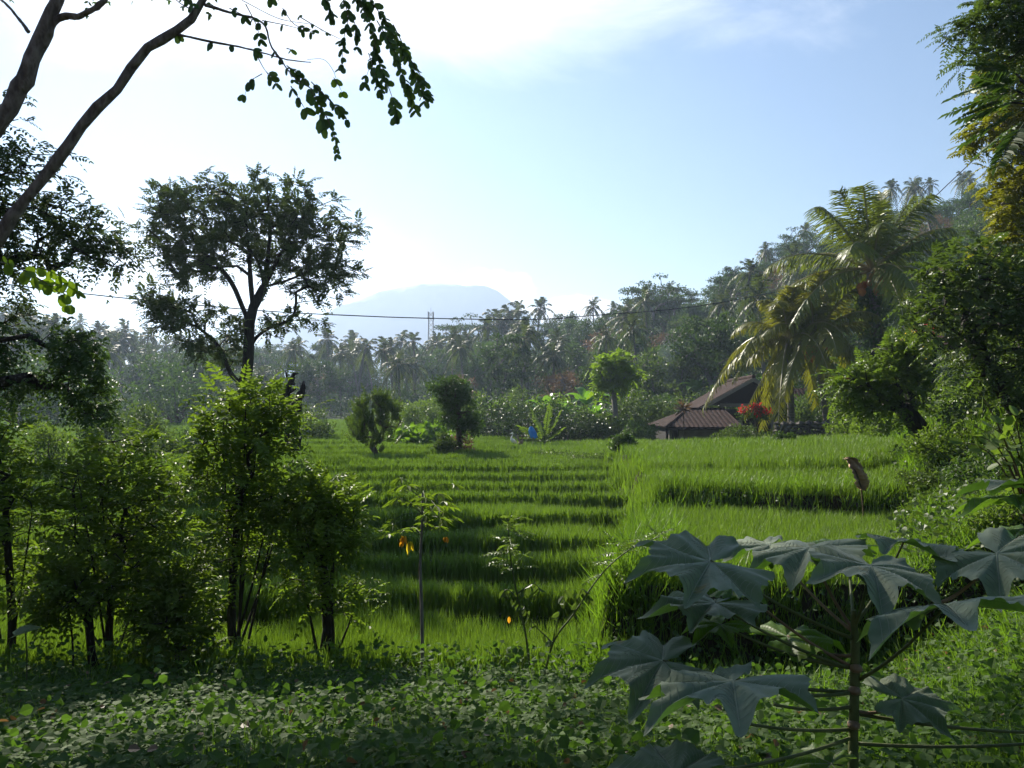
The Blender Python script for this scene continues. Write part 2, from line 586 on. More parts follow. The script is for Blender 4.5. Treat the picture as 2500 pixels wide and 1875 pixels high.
def height0(x, y):
    x, y = np.asarray(x, float), np.asarray(y, float)
    u = x / np.maximum(y, .5)
    zn = zone(x, y)
    # nearest ground: gentle slope from the path to the first paddy
    g = .95 * np.clip((6.9 - y) / 3.6, 0, 1.15)
    for i, e in enumerate(EDGE):
        g = g + np.where(y > e + wob(x, i) * (1 if i else .4), .095 if 0 < i < 9 else .012, 0)
    g = g - .02
    g = np.where(zn == 2, .84, g)
    g = np.where(zn == 3, 1.22, g)
    g = np.where(zn == 4, np.clip(1.33 + (x - 3) * .035, 1.28, 1.56), g)
    g = np.where(zn == 5, np.clip(.80 + (x - .7) * .03, .80, .88), g)
    # house yard, then the hill
    yard = np.clip(.5 + (x - .5) * .05, .3, 1.2)
    g = np.where((y >= 30.5) & (x > .3) & (y < 75), yard, g)
    # right-hand grassy slope
    ub = .49
    over = np.clip((u - ub) * y, 0, 30)
    base = np.interp(y, [2, 6.9, 7.3, 11, 11.6, 13.5, 18, 30, 40], [.95, .1, .8, .8, 1.35, 1.4, 1.5, 1.4, 1.2])
    g = np.where((over > 0) & (zn == 0) & (y < 75), np.maximum(g, base + over * .52 - np.clip(over - 4, 0, 30) * .25), g)
    # forest hill
    top = np.interp(u, RG_U, RG_H)
    far = np.interp(u, RG_U, RG_D)
    start = np.interp(u, [-.6, -.2, .0, .15, .3, .6], [70, 72, 55, 50, 46, 42])
    h = top * sm(y, start, far) ** .9
    h = np.where(y > far, top * (1 - .6 * sm(y, far, far + 260)), h)
    g = np.where(y > start, g + h, g)
    g = g * (1 - sm(y, 75, 110)) + (h + .7) * sm(y, 75, 110)
    return g


def axis(*segs):
    out = []
    for a, b, s in segs:
        out.append(np.arange(a, b, s))
    return np.concatenate(out + [[segs[-1][1]]])


xs = axis((-1300, -300, 60), (-300, -60, 8), (-60, -16, 1), (-16, -8, .25), (-8, 9, .09), (9, 20, .2), (20, 60, .8), (60, 300, 6), (300, 1300, 60))
ys = axis((-60, 0, 3), (0, 2, .25), (2, 13, .07), (13, 32, .11), (32, 75, .35), (75, 260, 2.5), (260, 1400, 40))
X, Y = np.meshgrid(xs, ys)
Z = height(X, Y)
near = (Y < 34) & (np.abs(X) < 25)
Z = Z + near * (.018 * np.sin(X * 3.1 + Y * 2.2) + .014 * np.sin(X * 7.3 - Y * 5.1)) * (zone(X, Y) == 0)
nx, ny = len(xs), len(ys)
idx = (np.arange(ny - 1)[:, None] * nx + np.arange(nx - 1)[None]).ravel()
tm, n, l = mat('terrain')
gi = n.new('ShaderNodeNewGeometry')
sp = n.new('ShaderNodeSeparateXYZ')
l.new(gi.outputs['True Normal'], sp.inputs[0])
tcn = n.new('ShaderNodeTexCoord')
t1 = N(n, 'ShaderNodeTexNoise')
t1.inputs['Scale'].default_value, t1.inputs['Detail'].default_value = 6, 8
l.new(tcn.outputs['Object'], t1.inputs[0])
r1 = n.new('ShaderNodeValToRGB')
r1.color_ramp.elements[0].color, r1.color_ramp.elements[1].color = (.018, .014, .010, 1), (.060, .045, .030, 1)
l.new(t1.outputs[0], r1.inputs[0])
r2 = n.new('ShaderNodeValToRGB')
r2.color_ramp.elements[0].color, r2.color_ramp.elements[1].color = (.018, .032, .010, 1), (.050, .085, .020, 1)
r2.color_ramp.elements[0].position, r2.color_ramp.elements[1].position = .35, .7
l.new(t1.outputs[0], r2.inputs[0])
mc = N(n, 'ShaderNodeMix', data_type='RGBA')
l.new(M('LESS_THAN', sp.outputs[2], .72, nt=(n, l)), mc.inputs[0])
l.new(r2.outputs[0], mc.inputs[6])
l.new(r1.outputs[0], mc.inputs[7])
pb = n.new('ShaderNodeBsdfPrincipled')
pb.inputs['Roughness'].default_value = .95
pb.inputs['Specular IOR Level'].default_value = .1
l.new(mc.outputs[2], pb.inputs[0])
bn = n.new('ShaderNodeBump')
bn.inputs['Strength'].default_value, bn.inputs['Distance'].default_value = .7, .06
l.new(t1.outputs[0], bn.inputs['Height'])
l.new(bn.outputs[0], pb.inputs['Normal'])
o = n.new('ShaderNodeOutputMaterial')
l.new(pb.outputs[0], o.inputs[0])
MATS['terrain'] = tm
ground = MB().add(np.stack([X, Y, Z], -1).reshape(-1, 3), np.stack([idx, idx + 1, idx + nx + 1, idx + nx], -1)).build('ground', tm)
tag(ground, kind='structure')

# volcano far behind the forest
MD = 1150.0
prof = np.array([(-300, 985), (200, 930), (480, 872), (600, 835), (690, 800), (760, 772), (840, 738), (900, 714), (935, 702), (990, 691), (1030, 686), (1065, 684), (1110, 686), (1137, 691), (1150, 688), (1185, 690), (1215, 702), (1240, 722), (1270, 748), (1320, 780), (1400, 815), (1500, 850), (1650, 890), (2200, 985)], float)
mu = np.linspace(-300, 2200, 300)
mh = (HY - np.interp(mu, prof[:, 0], prof[:, 1])) / F * MD
mxx = (mu - 1250) / F * MD
rows = 34
mv = []
rr_ = np.random.default_rng(3)
for k in range(rows):
    t = (k - 16) / 16.5
    s = max(0.0, 1 - abs(t) ** 1.15)
    nz = np.convolve(rr_.normal(size=len(mu) + 8), np.ones(9) / 9, 'valid') * 9.0 * (1 if k != 16 else 0) * s
    mv.append(np.stack([mxx, np.full_like(mxx, MD + t * 110), np.maximum(-5, mh * s + nz - 2)], -1))
mv = np.array(mv)
c = len(mu)
idx = (np.arange(rows - 1)[:, None] * c + np.arange(c - 1)[None]).ravel()
vol = MB().add(mv.reshape(-1, 3), np.stack([idx, idx + 1, idx + c + 1, idx + c], -1)).build('mountain', MATS['hazed_rock'], smooth=True)
tag(vol, kind='structure')

# ------------------------------------------------------------------ rice and ground plants (uncountable)


def scatter(dens, y0, y1, u0, u1, keep, g=R):
    """Random points between depths y0..y1 and view slopes u0..u1 at dens per square metre, kept where keep(x, y)."""
    A = (u1 - u0) * (y1 ** 2 - y0 ** 2) / 2
    n = int(A * dens)
    y = np.sqrt(g.uniform(y0 ** 2, y1 ** 2, n))
    x = g.uniform(u0, u1, n) * y
    k = keep(x, y)
    return x[k], y[k]


def tufts(x, y, per, spread, hgt, wid, lean, name_mb, hv=.18, g=R, mi=0):
    n = len(x)
    if not n:
        return
    X_ = np.repeat(x, per) + g.normal(size=n * per) * spread
    Y_ = np.repeat(y, per) + g.normal(size=n * per) * spread
    z = height(np.repeat(x, per), np.repeat(y, per)) - .01
    b = np.stack([X_, Y_, z], -1)
    d = np.stack([g.normal(size=n * per) * lean, g.normal(size=n * per) * lean, np.ones(n * per)], -1)
    nn = rdir(n * per, g) + np.array([0, -.6, 0.])
    L = np.broadcast_to(hgt, (n,)).repeat(per) * g.normal(1, hv, n * per).clip(.45, 1.6)
    leaves(b, d, nn, L, np.broadcast_to(wid, (n,)).repeat(per), T_BLADE, mi, name_mb)


def gap(x, y):
    out = np.zeros(len(x), bool)
    w_ = .34 + .026 * y
    for i, e in enumerate(EDGE):
        ee = e + wob(x, i) * (1 if i else .4)
        out |= (y < ee) & (y > ee - w_ * (.8 + .5 * np.sin(x * 1.7 + i)))
    return out & (zone(x, y) == 1)


mb = MB()
U0, U1 = -.72, .72
bands = [(6.6, 9, 175, 12, .0068, .30), (9, 12, 150, 12, .0078, .30), (12, 17, 120, 10, .0105, .31), (17, 24, 66, 8, .017, .34), (24, 34, 34, 7, .026, .35), (34, 50, 17, 7, .038, .35), (50, 75, 8, 6, .06, .36)]
for y0, y1, den, per, wd, h in bands:
    x, y = scatter(den, y0, y1, U0, U1, lambda x, y: (zone(x, y) > 0) & ~((y > 62) & (x > -3)) & ~gap(x, y))
    hh = h * np.select([zone(x, y) == 2, (zone(x, y) == 3) | (zone(x, y) == 4)], [.74, .72], .94) * (1 + .10 * np.sin(x * .9 + y * 1.7) * np.sin(y * .8 - x * .4))
    tufts(x, y, per, .03 + .003 * y0, hh, wd, .10, mb, hv=.12)
# thick outer rows along every terrace edge
for i, e in enumerate(EDGE):
    n = int(e * 1.5 * 55)
    x = R.uniform(-.74, .5, n) * e
    y = e + wob(x, i) * (1 if i else .4) + .06 + R.uniform(0, .10 + .006 * e, n)
    k = zone(x, y) == 1
    tufts(x[k], y[k], 7, .02 + .001 * e, .35, .010 + .0007 * e, .10, mb, hv=.12)
st_ = R.bit_generator.state
for y0, y1, den, per, wd, h in bands[:5]:
    for ua, ub_ in ((-1.25, U0), (U1, 1.0)):
        x, y = scatter(den * .6, y0, y1, ua, ub_, lambda x, y: (zone(x, y) > 0) & ~gap(x, y))
        tufts(x, y, per, .03 + .003 * y0, h * .9, wd * 1.3, .10, mb, hv=.12)
R.bit_generator.state = st_
rice = mb.build('rice', MATS['rice'])
tag(rice, 'young green rice standing thick on the stepped paddies', 'rice', kind='stuff')


def bank(x, y):
    z0 = height(x, y)
    e = .22 + .012 * y
    return (zone(x, y) != 1) | (np.abs(height(x + e, y) - z0) > .15) | (np.abs(height(x - e, y) - z0) > .15)


mb = MB()
# grassy rims of the raised terraces, long grass at their left corner
for y0, y1, den, wd, h in ((6.6, 12, 60, .010, .42), (12, 20, 30, .016, .42), (20, 34, 12, .028, .45)):
    def rim(x, y):
        z0 = height(x, y)
        e = .35 + .02 * y
        st = np.maximum(z0 - height(x - e, y), z0 - height(x, y - e))
        return (st > .2) & (x > -.5) & (R.random(len(x)) < .8)
    x, y = scatter(den, y0, y1, -.1, .56, rim)
    tufts(x, y, 6, .05, h * .6, wd, .5, mb)
x, y = scatter(120, 6.9, 9.6, -.02, .28, lambda x, y: (np.abs(x - np.interp(y, [7, 9.6], [1.0, 1.55])) < .45))
tufts(x, y, 8, .05, .46, .009, .42, mb)
x, y = scatter(55, 10.6, 11.6, .15, .52, lambda x, y: (zone(x, y) != 1) & (R.random(len(x)) < .55 + .4 * np.sin(x * 3.3)))
tufts(x, y, 7, .06, R.uniform(.12, .4, len(x)), .012, .6, mb)
# slope on the right
for y0, y1, den, wd, h in ((2.2, 5, 300, .0045, .17), (5, 9, 120, .009, .24), (9, 14, 60, .014, .30), (14, 22, 26, .022, .34), (22, 33, 11, .035, .36)):
    x, y = scatter(den, y0, y1, .12 if y0 < 6 else .40, .80, lambda x, y: (zone(x, y) == 0) & (height(x, y) > -.2))
    tufts(x, y, 6, .05, h * (.7 + .5 * R.random(len(x))), wd, .45, mb)
x, y = scatter(60, 2.4, 7.2, -.75, .2, lambda x, y: np.sin(x * 1.9 + 2) + np.sin(y * 2.7 + x) > .3)
tufts(x, y, 6, .04, .20, .006, .4, mb)
x, y = scatter(9, 5.6, 6.9, -.75, .1, lambda x, y: R.random(len(x)) < .9)
tufts(x, y, 7, .04, .38, .008, .3, mb)
st_ = R.bit_generator.state
for y0, y1, den, wd, h in ((2.2, 5, 170, .006, .17), (5, 9, 90, .009, .24), (9, 14, 50, .014, .30), (14, 22, 22, .022, .34)):
    x, y = scatter(den, y0, y1, .80, 1.5, lambda x, y: (zone(x, y) == 0))
    tufts(x, y, 6, .05, h * (.7 + .5 * R.random(len(x))), wd, .45, mb)
R.bit_generator.state = st_
st_ = R.bit_generator.state
x, y = R.uniform(.55, 3.6, 520), R.uniform(6.55, 7.15, 520)
x = np.where(R.random(520) < .5, R.uniform(.5, 1.2, 520), x)
tufts(x, y, 7, .05, R.uniform(.18, .50, 520), .008, .5, mb)
R.bit_generator.state = st_
grass = mb.build('grass', MATS['grass'])
tag(grass, 'loose grass on the terrace banks and the right slope', 'grass', kind='stuff')


def carpet(x, y, lift, L, T, mb, tilt=.55, mi=0):
    n = len(x)
    z = height(x, y) + lift * (.25 + R.random(n))
    d = rdir(n) * np.array([1, 1, .35])
    nn = rdir(n) * tilt + np.array([0, 0, 1.])
    s = L * R.uniform(.6, 1.3, n)
    leaves(np.stack([x, y, z], -1), d, nn, s, s * .95, T, mi, mb)


mb = MB()
patch = lambda x, y: (zone(x, y) == 0) & (y < 7.3)
x, y = scatter(1500, 2.3, 4.3, -.75, .75, lambda x, y: patch(x, y) & (R.random(len(x)) < np.clip(1.25 - np.clip(x / y - .25, 0, 1) * 1.8, .25, 1)))
carpet(x, y, .15, .038, T_HEART, mb)
x, y = scatter(700, 2.3, 4.6, -.75, .75, lambda x, y: patch(x, y) & (np.sin(x * 2.3 + y) + np.sin(y * 3.1 - x * 1.7) > .2))
carpet(x, y, .22, .036, T_OVAL, mb, 1.0)
x, y = scatter(1100, 4.3, 7.25, -.8, .8, lambda x, y: patch(x, y) & (R.random(len(x)) < np.clip(1.25 - np.clip(x / y - .25, 0, 1) * 1.6, .3, 1)))
carpet(x, y, .17, .040, T_HEART, mb)
x, y = scatter(120, 5.2, 7.1, -.8, .14, lambda x, y: patch(x, y))
carpet(x, y, .36, .050, T_OVAL, mb, .9)
x, y = scatter(60, 2.4, 7.0, -.75, .7, patch)
carpet(x, y, .26, .052, T_OVAL, mb, 1.2)
st_ = R.bit_generator.state
for ua, ub_ in ((-1.7, -.75), (.75, 1.4)):
    x, y = scatter(700, 2.6, 7.25, ua, ub_, patch)
    carpet(x, y, .16, .045, T_HEART, mb)
R.bit_generator.state = st_
vines = mb.build('ground_cover', MATS['vine_leaf'])
tag(vines, 'heart leaved creeping vines carpeting the ground in front', 'ground cover', kind='stuff')

mb = MB()
x, y = scatter(20, 2.3, 7.0, -.75, .75, patch)
carpet(x, y, .17, .04, T_OVAL, mb, 1.0)
tag(mb.build('dead_leaves', MATS['brown_leaf']), 'dead brown leaves lying among the creeping vines', 'dead leaves', kind='stuff')
mb = MB()
for y0, y1, den, L, lift in ((6.7, 10, 260, .06, .35), (10, 16, 130, .085, .4), (16, 24, 60, .12, .5), (24, 33, 26, .17, .6)):
    x, y = scatter(den, y0, y1, .43, .80, lambda x, y: (zone(x, y) == 0) & (np.sin(x * 1.9 + y * .7) + np.sin(y * 1.3 - x) > -.7))
    carpet(x, y, lift, L, T_OVAL, mb, 1.1)
creeper = mb.build('creeper_leaves', MATS['mid_leaf'])
tag(creeper, 'weedy creeper leaves spread over the right hand slope', 'creepers', kind='stuff')

# dead and dark leaves hanging on the earth faces
mb = MB()
for y0, y1, den, L in ((6.7, 8, 700, .05), (11, 12.2, 300, .07), (16.4, 18, 90, .1), (20, 27, 40, .12)):
    n = 0
    x, y = scatter(den, y0, y1, .0, .55, lambda x, y: (height(x, y + .25) - height(x, y - .1) > .2) | (height(x + .2, y) - height(x - .15, y) > .2))
    z = R.uniform(0, 1, len(x))
    zz = height(x, y - .12) * (1 - z) + height(x, y + .25) * z
    leaves(np.stack([x, y - .06, zz], -1), rdir(len(x)) + [0, -.3, -.5], rdir(len(x)) + [0, -.8, .3], L, L * .7, T_OVAL, 0, mb)
dl = mb.build('bank_leaves', MATS['dark_leaf'])
tag(dl, 'small dark leaves hanging over the bare earth banks', 'bank plants', kind='stuff')

# ------------------------------------------------------------------ plants and trees


OUTL = [.16]


def pts_in(blobs, total, g=R, shell=.35):
    """Points inside ellipses given as (px, py, rx, ry, depth, depth radius, weight)."""
    wts = np.array([b[2] * b[3] * (b[6] if len(b) > 6 else 1) for b in blobs], float)
    cnt = np.maximum(2, (wts / wts.sum() * total).astype(int))
    out = []
    for b, c in zip(blobs, cnt):
        o = rdir(c, g) * (shell + (1 - shell) * g.random((c, 1)) ** .6) * np.where(g.random((c, 1)) < OUTL[0], g.uniform(1.1, 1.45, (c, 1)), 1)
        s = b[4] / F
        c0 = P(b[0], b[1], b[4])
        out.append(c0 + o * np.array([b[2] * s, b[5], b[3] * s]))
    return np.concatenate(out)


def blob_tree(name, label, cat, base, trunk, r0, blobs, total, leaf, fol, bark='bark', group=None, tip=.010, seg=.4, minnode=0, pen=.25, limbs=(), up=.3, power=.48):
    """A tree: trunk polyline (world points), crown of leaf sprays at points in blobs. leaf(tips, dirs) -> MB."""
    t = pts_in(blobs, total)
    base = np.asarray(base, float)
    root = thing(name, label, cat, group, base)
    tk = [np.asarray(p, float) - base for p in trunk]
    wood, d = skeleton(tk, r0, t - base, tip, seg, minnode=minnode, pen=pen, up=up, power=power, limbs=[[np.asarray(p, float) - base for p in q] for q in limbs])
    wood.build('trunk', MATS[bark], root, True)
    leaf(t - base, d).build('crown', MATS[fol] if isinstance(fol, str) else [MATS[f] for f in fol], root)
    return root


def pin(per=4, L=.35, pairs=6, lL=.06, lW=.03, droop=.35, spread=.9, rach=0.0, out=.5):
    """Leaf function: a few pinnate leaves at every twig tip."""
    def f(t, d):
        K = len(t)
        b = np.repeat(t, per, 0) + R.normal(size=(K * per, 3)) * L * .22
        dd = nrm(np.repeat(d, per, 0) * out + rdir(K * per) * spread + [0, 0, .25])
        return sprays(b, dd, L * R.uniform(.7, 1.25, K * per), pairs, lL, lW, droop, rach=rach)
    return f


def clump(per=60, r=.4, L=.1, W=.05, flat=.6, T=T_DIAMOND, up=.7):
    return lambda t, d: cloud(t, r, per, L, W, T, flat, up)


def G(px, d, dz=0.0):
    """Ground point in line with photo column px at depth d."""
    x = (px - 1250) / F * d
    return np.array([x, d, float(height(x, d)) + dz])


# --- tall flat-topped tree left of centre
D = 19.5
b = G(598, D)
mid = [b, P(597, 1000, D), P(594, 940, D), P(604, 900, D), P(607, 850, D), P(609, 790, D), P(618, 750, D), P(645, 700, D)]
OUTL[0] = .04
PL = lambda pts, dz=0: [P(a_, b_, D + dz * i) for i, (a_, b_) in enumerate(pts)]
tl = [PL([(594, 940), (565, 915), (545, 870), (525, 835), (485, 800)], -.15), PL([(609, 850), (628, 822), (660, 800), (700, 785)], .1), PL([(609, 790), (590, 745), (565, 690), (520, 635), (470, 600)], .1),
      PL([(618, 750), (612, 690), (608, 620), (600, 540)], -.15), PL([(645, 700), (630, 640), (590, 580), (550, 530)], .1), PL([(645, 700), (655, 620), (660, 540), (650, 480)], .1), PL([(645, 700), (680, 630), (720, 560), (750, 520)], -.1), PL([(645, 700), (700, 685), (770, 655)], .1)]
bl = [(430, 500, 60, 60, D, .9), (520, 545, 170, 105, D, 1.9), (610, 470, 120, 55, D, 1.5), (700, 500, 100, 60, D, 1.5), (790, 545, 90, 65, D, 1.2), (640, 570, 180, 75, D + .6, 1.9),
      (440, 620, 75, 55, D, 1.2), (800, 665, 80, 50, D, 1.1), (730, 640, 110, 60, D, 1.3), (500, 640, 110, 35, D - .5, 1.2), (780, 715, 60, 25, D, .8, .7)]
bl2 = [(385, 745, 70, 32, D, .9, 1.8), (460, 775, 100, 38, D - .4, 1.0, 1.6), (560, 800, 60, 40, D, .8), (680, 790, 75, 28, D, .8), (740, 790, 45, 22, D, .6, .7), (490, 850, 70, 35, D - .3, .7), (540, 870, 50, 28, D, .6)]
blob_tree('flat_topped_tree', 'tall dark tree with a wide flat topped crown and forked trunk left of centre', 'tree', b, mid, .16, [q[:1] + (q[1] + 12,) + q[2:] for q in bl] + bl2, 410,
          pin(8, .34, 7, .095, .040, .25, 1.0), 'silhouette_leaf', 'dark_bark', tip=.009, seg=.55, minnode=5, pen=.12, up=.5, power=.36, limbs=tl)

OUTL[0] = .16
# --- broken dead stump behind the big shrub
D = 14.0
s = thing('dead_stump', 'broken blackened tree stump with jagged forked tops behind the tall bright shrub', 'stump', None, G(712, D))
b = G(712, D)
m = MB()
for pp, r_ in (([(712, 1100), (706, 985), (700, 960), (712, 925)], [.11, .1, .07, .03]), ([(720, 1100), (725, 990), (738, 955), (742, 930)], [.1, .09, .06, .02]),
               ([(703, 1050), (696, 985), (706, 958), (722, 950)], [.07, .055, .04, .02]), ([(712, 940), (716, 915), (728, 912)], [.05, .035, .015]), ([(708, 930), (700, 918), (697, 905)], [.03, .02, .008])):
    pt = smooth_path([P(a, c_, D) - b for a, c_ in pp], 12)
    m.merge(tube(pt, np.interp(np.linspace(0, 1, len(pt)), np.linspace(0, 1, len(r_)), r_) * (1 + .15 * np.sin(np.arange(len(pt)) * 2.1)), 7))
m.build('trunk', MATS['dark_bark'], s, True)
sprays(np.array([P(712 + i * 6, 915, D) - b for i in range(-3, 3)]), rdir(6) * .5 + [0, 0, 1], .22, 5, .05, .02, .1).build('foliage', MATS['lime_leaf'], s)

# --- the row of shrubs on the edge of the first paddy
SH = [
    # label, base px, depth, lean px top, blobs, tips
    ('tallest bright green shrub of the front row, feathery top catching the sun', 575, 7.3, 585, 6,
     [(600, 1000, 85, 60, 0, .35, 1.3), (700, 1035, 60, 35, 0, .3), (540, 1060, 70, 60, 0, .4), (620, 1090, 110, 80, 0, .5), (560, 1180, 105, 85, 0, .5), (650, 1240, 75, 90, 0, .45), (560, 1330, 90, 70, 0, .4), (590, 1420, 60, 40, 0, .3, .4)], 230, .045),
    ('broad dark green shrub left of the tallest one, with two leaning stems', 290, 7.2, 290, 5,
     [(290, 1110, 85, 55, 0, .4, 1.1), (200, 1180, 85, 60, 0, .4), (330, 1190, 115, 80, 0, .5), (240, 1290, 120, 80, 0, .55), (360, 1320, 105, 80, 0, .5), (180, 1380, 90, 50, 0, .4), (300, 1420, 90, 60, 0, .4)], 230, .042),
    ('rounded shrub on a thick pale stem nearest the open paddy', 792, 7.1, 782, 4,
     [(790, 1200, 75, 45, 0, .35), (740, 1240, 60, 60, 0, .35), (820, 1270, 70, 70, 0, .4), (775, 1330, 75, 65, 0, .4), (850, 1300, 40, 40, 0, .25), (830, 1450, 50, 60, 0, .25, .5), (740, 1440, 45, 60, 0, .25, .5)], 165, .060),
    ('shrub cut by the left edge, its leaves dark below and pale above', 15, 7.0, 15, 4,
     [(10, 1060, 45, 60, 0, .35), (-30, 1160, 60, 90, 0, .4), (15, 1270, 55, 90, 0, .4), (0, 1400, 50, 60, 0, .35), (-60, 1300, 60, 120, 0, .4)], 120, .04),
    ('low dark bush with thin forked stems under the broad shrub', 225, 6.75, 215, 2,
     [(150, 1420, 80, 40, 0, .3), (230, 1450, 70, 45, 0, .3), (120, 1480, 60, 30, 0, .25)], 75, .035),
    ('dense black green bush in shade between the broad and tallest shrubs', 430, 6.9, 430, 2,
     [(430, 1450, 60, 60, 0, .4), (405, 1510, 60, 50, 0, .4), (460, 1540, 60, 45, 0, .4)], 110, .035),
]
for lab, bx, D, tx, nst, bls, tot, r0 in SH:
    b = G(bx, D, -.03)
    bls = [(bx + (q[0] - bx) * .95, q[1], q[2] * .80, q[3] * .85, D + R.uniform(-.15, .15), q[5]) + tuple(q[6:]) for q in bls]
    t = pts_in(bls, int(tot * .8))
    root = thing('shrub', lab, 'shrub', 'shrubs along the near edge of the paddies', b)
    wood = MB()
    top = P(tx, np.mean([q[1] for q in bls]) + 40, D)
    tk = smooth_path([b, b * .65 + top * .35 + R.normal(size=3) * .05, top], 8) - b
    wd, d = skeleton(list(tk), r0, t - b, .0045, .22, minnode=3, pen=.15, up=.7, power=.36)
    wood.merge(wd)
    for k in range(nst):
        q = t[R.integers(len(t))] - b
        a = R.normal(size=3) * [.10, .08, 0]
        wood.merge(tube(bez(a, [q[0] * .5, q[1] * .5, q[2] * .45], q, 7), np.linspace(r0 * .35, .006, 7), 6))
    wood.build('stem', MATS['dark_bark'], root, True)
    pin(4, .25, 6, .062, .028, .28, .9, out=.7)(t - b, d).build('foliage', MATS['shrub_leaf'], root)

# --- vase-shaped shrub in the middle of the paddies
D = 23.5
b = G(918, D)
root = thing('vase_shaped_shrub', 'vase shaped leafy shrub standing alone in the rice', 'shrub', None, b)
t = pts_in([(910, 1010, 55, 45, D, .55), (875, 1030, 30, 35, D, .4), (950, 1020, 35, 40, D, .4), (915, 1060, 55, 35, D, .5), (880, 1070, 26, 14, D, .3, .8), (950, 1068, 24, 14, D, .3, .8), (915, 1085, 22, 14, D, .3, .9), (905, 965, 14, 12, D, .2, 1.5), (935, 975, 14, 12, D, .2, 1.5), (880, 990, 12, 12, D, .2, 1.5)], 150)
t = t[t[:, 2] > P(900, 1100, D)[2]]
wd, d = skeleton([np.zeros(3), P(918, 1112, D) - b, P(917, 1104, D) - b], .085, t - b, .007, .3, minnode=1, pen=.02, up=.25, curve=.12)
wd.build('trunk', MATS['bark'], root, True)
up_d = nrm(d * .4 + [0, 0, 1.])
sprays(np.repeat(t - b, 2, 0) - np.repeat(up_d, 2, 0) * .15, np.repeat(up_d, 2, 0) + rdir(len(t) * 2) * .45, R.uniform(.22, .5, len(t) * 2), 8, .10, .038, .0).build('crown', MATS['mid_leaf'], root)

# --- dark vine-covered tree and its neighbours
D = 24.5
b = G(1122, D)
root = thing('ivy_covered_tree', 'dark slim tree smothered in creepers standing in the rice right of the vase shaped shrub', 'tree', None, b)
t = pts_in([(1105, 955, 42, 32, D, .5), (1115, 985, 38, 30, D, .45), (1125, 1020, 50, 30, D, .5), (1145, 1040, 30, 25, D, .4), (1080, 945, 22, 22, D, .3)], 90)
wd, d = skeleton([np.zeros(3), P(1120, 1070, D) - b, P(1122, 1010, D) - b, P(1108, 965, D) - b], .10, t - b, .01, .3, pen=.1)
wd.build('trunk', MATS['bark'], root, True)
cloud(t - b, R.uniform(.15, .36, len(t)), 56, .11, .050, T_OVAL, .8, .4).build('crown', MATS['dark_leaf'], root)
cloud(np.array([P(1135, 1075, D) - b, P(1140, 1095, D) - b, P(1112, 1085, D) - b]), .3, 110, .09, .05, T_OVAL, 1, .3).build('creeper', MATS['brown_leaf'], root)


def bush(name, label, cat, px, d, w_, h_, fol, L=.10, n=26, per=60, group=None, bark='bark', T=T_OVAL, dz=0.0, dep=None, tall=None):
    """Rounded many-stemmed bush w_ wide, h_ high."""
    b = G(px, d, dz)
    root = thing(name, label, cat, group, b)
    o = rdir(n) * (.45 + .55 * R.random((n, 1)))
    o[:, 2] = np.abs(o[:, 2])
    t = o * np.array([w_ / 2, (dep or w_) / 2, h_ * .82]) + [0, 0, h_ * .10]
    m = MB()
    for q in t[:12]:
        m.merge(tube(bez(R.normal(size=3) * [.06, .06, 0], [q[0] * .3, q[1] * .3, q[2] * .5], q, 5), np.linspace(.03 * h_ / 2, .008, 5), 5))
    m.build('stem', MATS[bark], root, True)
    cloud(t, max(w_, h_) * .17, per, L, L * .5, T, .85, .5).build('foliage', MATS[fol], root)
    return root


bush('bush', 'small round bush at the foot of the creeper covered tree', 'bush', 1083, 24.2, .95, .95, 'mid_leaf', .10, 18, 60)
bush('reed_clump', 'dark green clump of tall grass behind the vase shaped shrub', 'reeds', 1030, 30, 2.4, 1.0, 'grass', .30, 20, 60, T=T_BLADE)

# --- bright round-headed tree and young trees near the house
D = 38.0
b = G(1497, D)
blob_tree('round_headed_tree', 'bright yellow green tree with a mop head on a bare trunk left of the house', 'tree', b,
          [b, P(1503, 1010, D), P(1498, 965, D)], .13, [(1505, 885, 34, 14, D, .7), (1476, 905, 24, 16, D, .6), (1528, 912, 24, 20, D, .6), (1495, 935, 30, 16, D, .6), (1470, 950, 14, 14, D, .4, .7), (1515, 950, 16, 10, D, .4, .6)], 85,
          pin(6, .55, 6, .17, .08, .35, .9), 'lime_leaf', 'grey_bark', tip=.014, seg=.5, minnode=2)

# --- tree at the left edge: dark crown with gaps, lower bough
D = 9.5
blob_tree('shade_tree', 'dark crowned tree reaching in from the left edge, low bough hanging over the shrubs', 'tree', G(-420, D),
          [G(-420, D), P(-400, 1100, D), P(-380, 900, D), P(-330, 760, D), P(-260, 650, D)], .17,
          [(20, 400, 75, 40, D, .5), (15, 265, 35, 45, D, .3, .6), (90, 400, 60, 35, D, .5, .8), (60, 490, 130, 75, D, .6), (185, 520, 70, 45, D, .4, .7), (130, 590, 130, 60, D, .6, 1.3), (260, 610, 75, 42, D, .4, 1.3), (310, 600, 45, 28, D, .3, .8), (60, 640, 90, 50, D, .5), (10, 740, 60, 60, D, .4),
           (-120, 500, 120, 160, D, .9), (-150, 750, 120, 100, D, .8), (-200, 300, 120, 120, D, .9, .6)], 380,
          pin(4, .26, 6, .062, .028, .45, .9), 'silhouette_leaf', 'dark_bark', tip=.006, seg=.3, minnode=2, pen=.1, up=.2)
D = 8.6
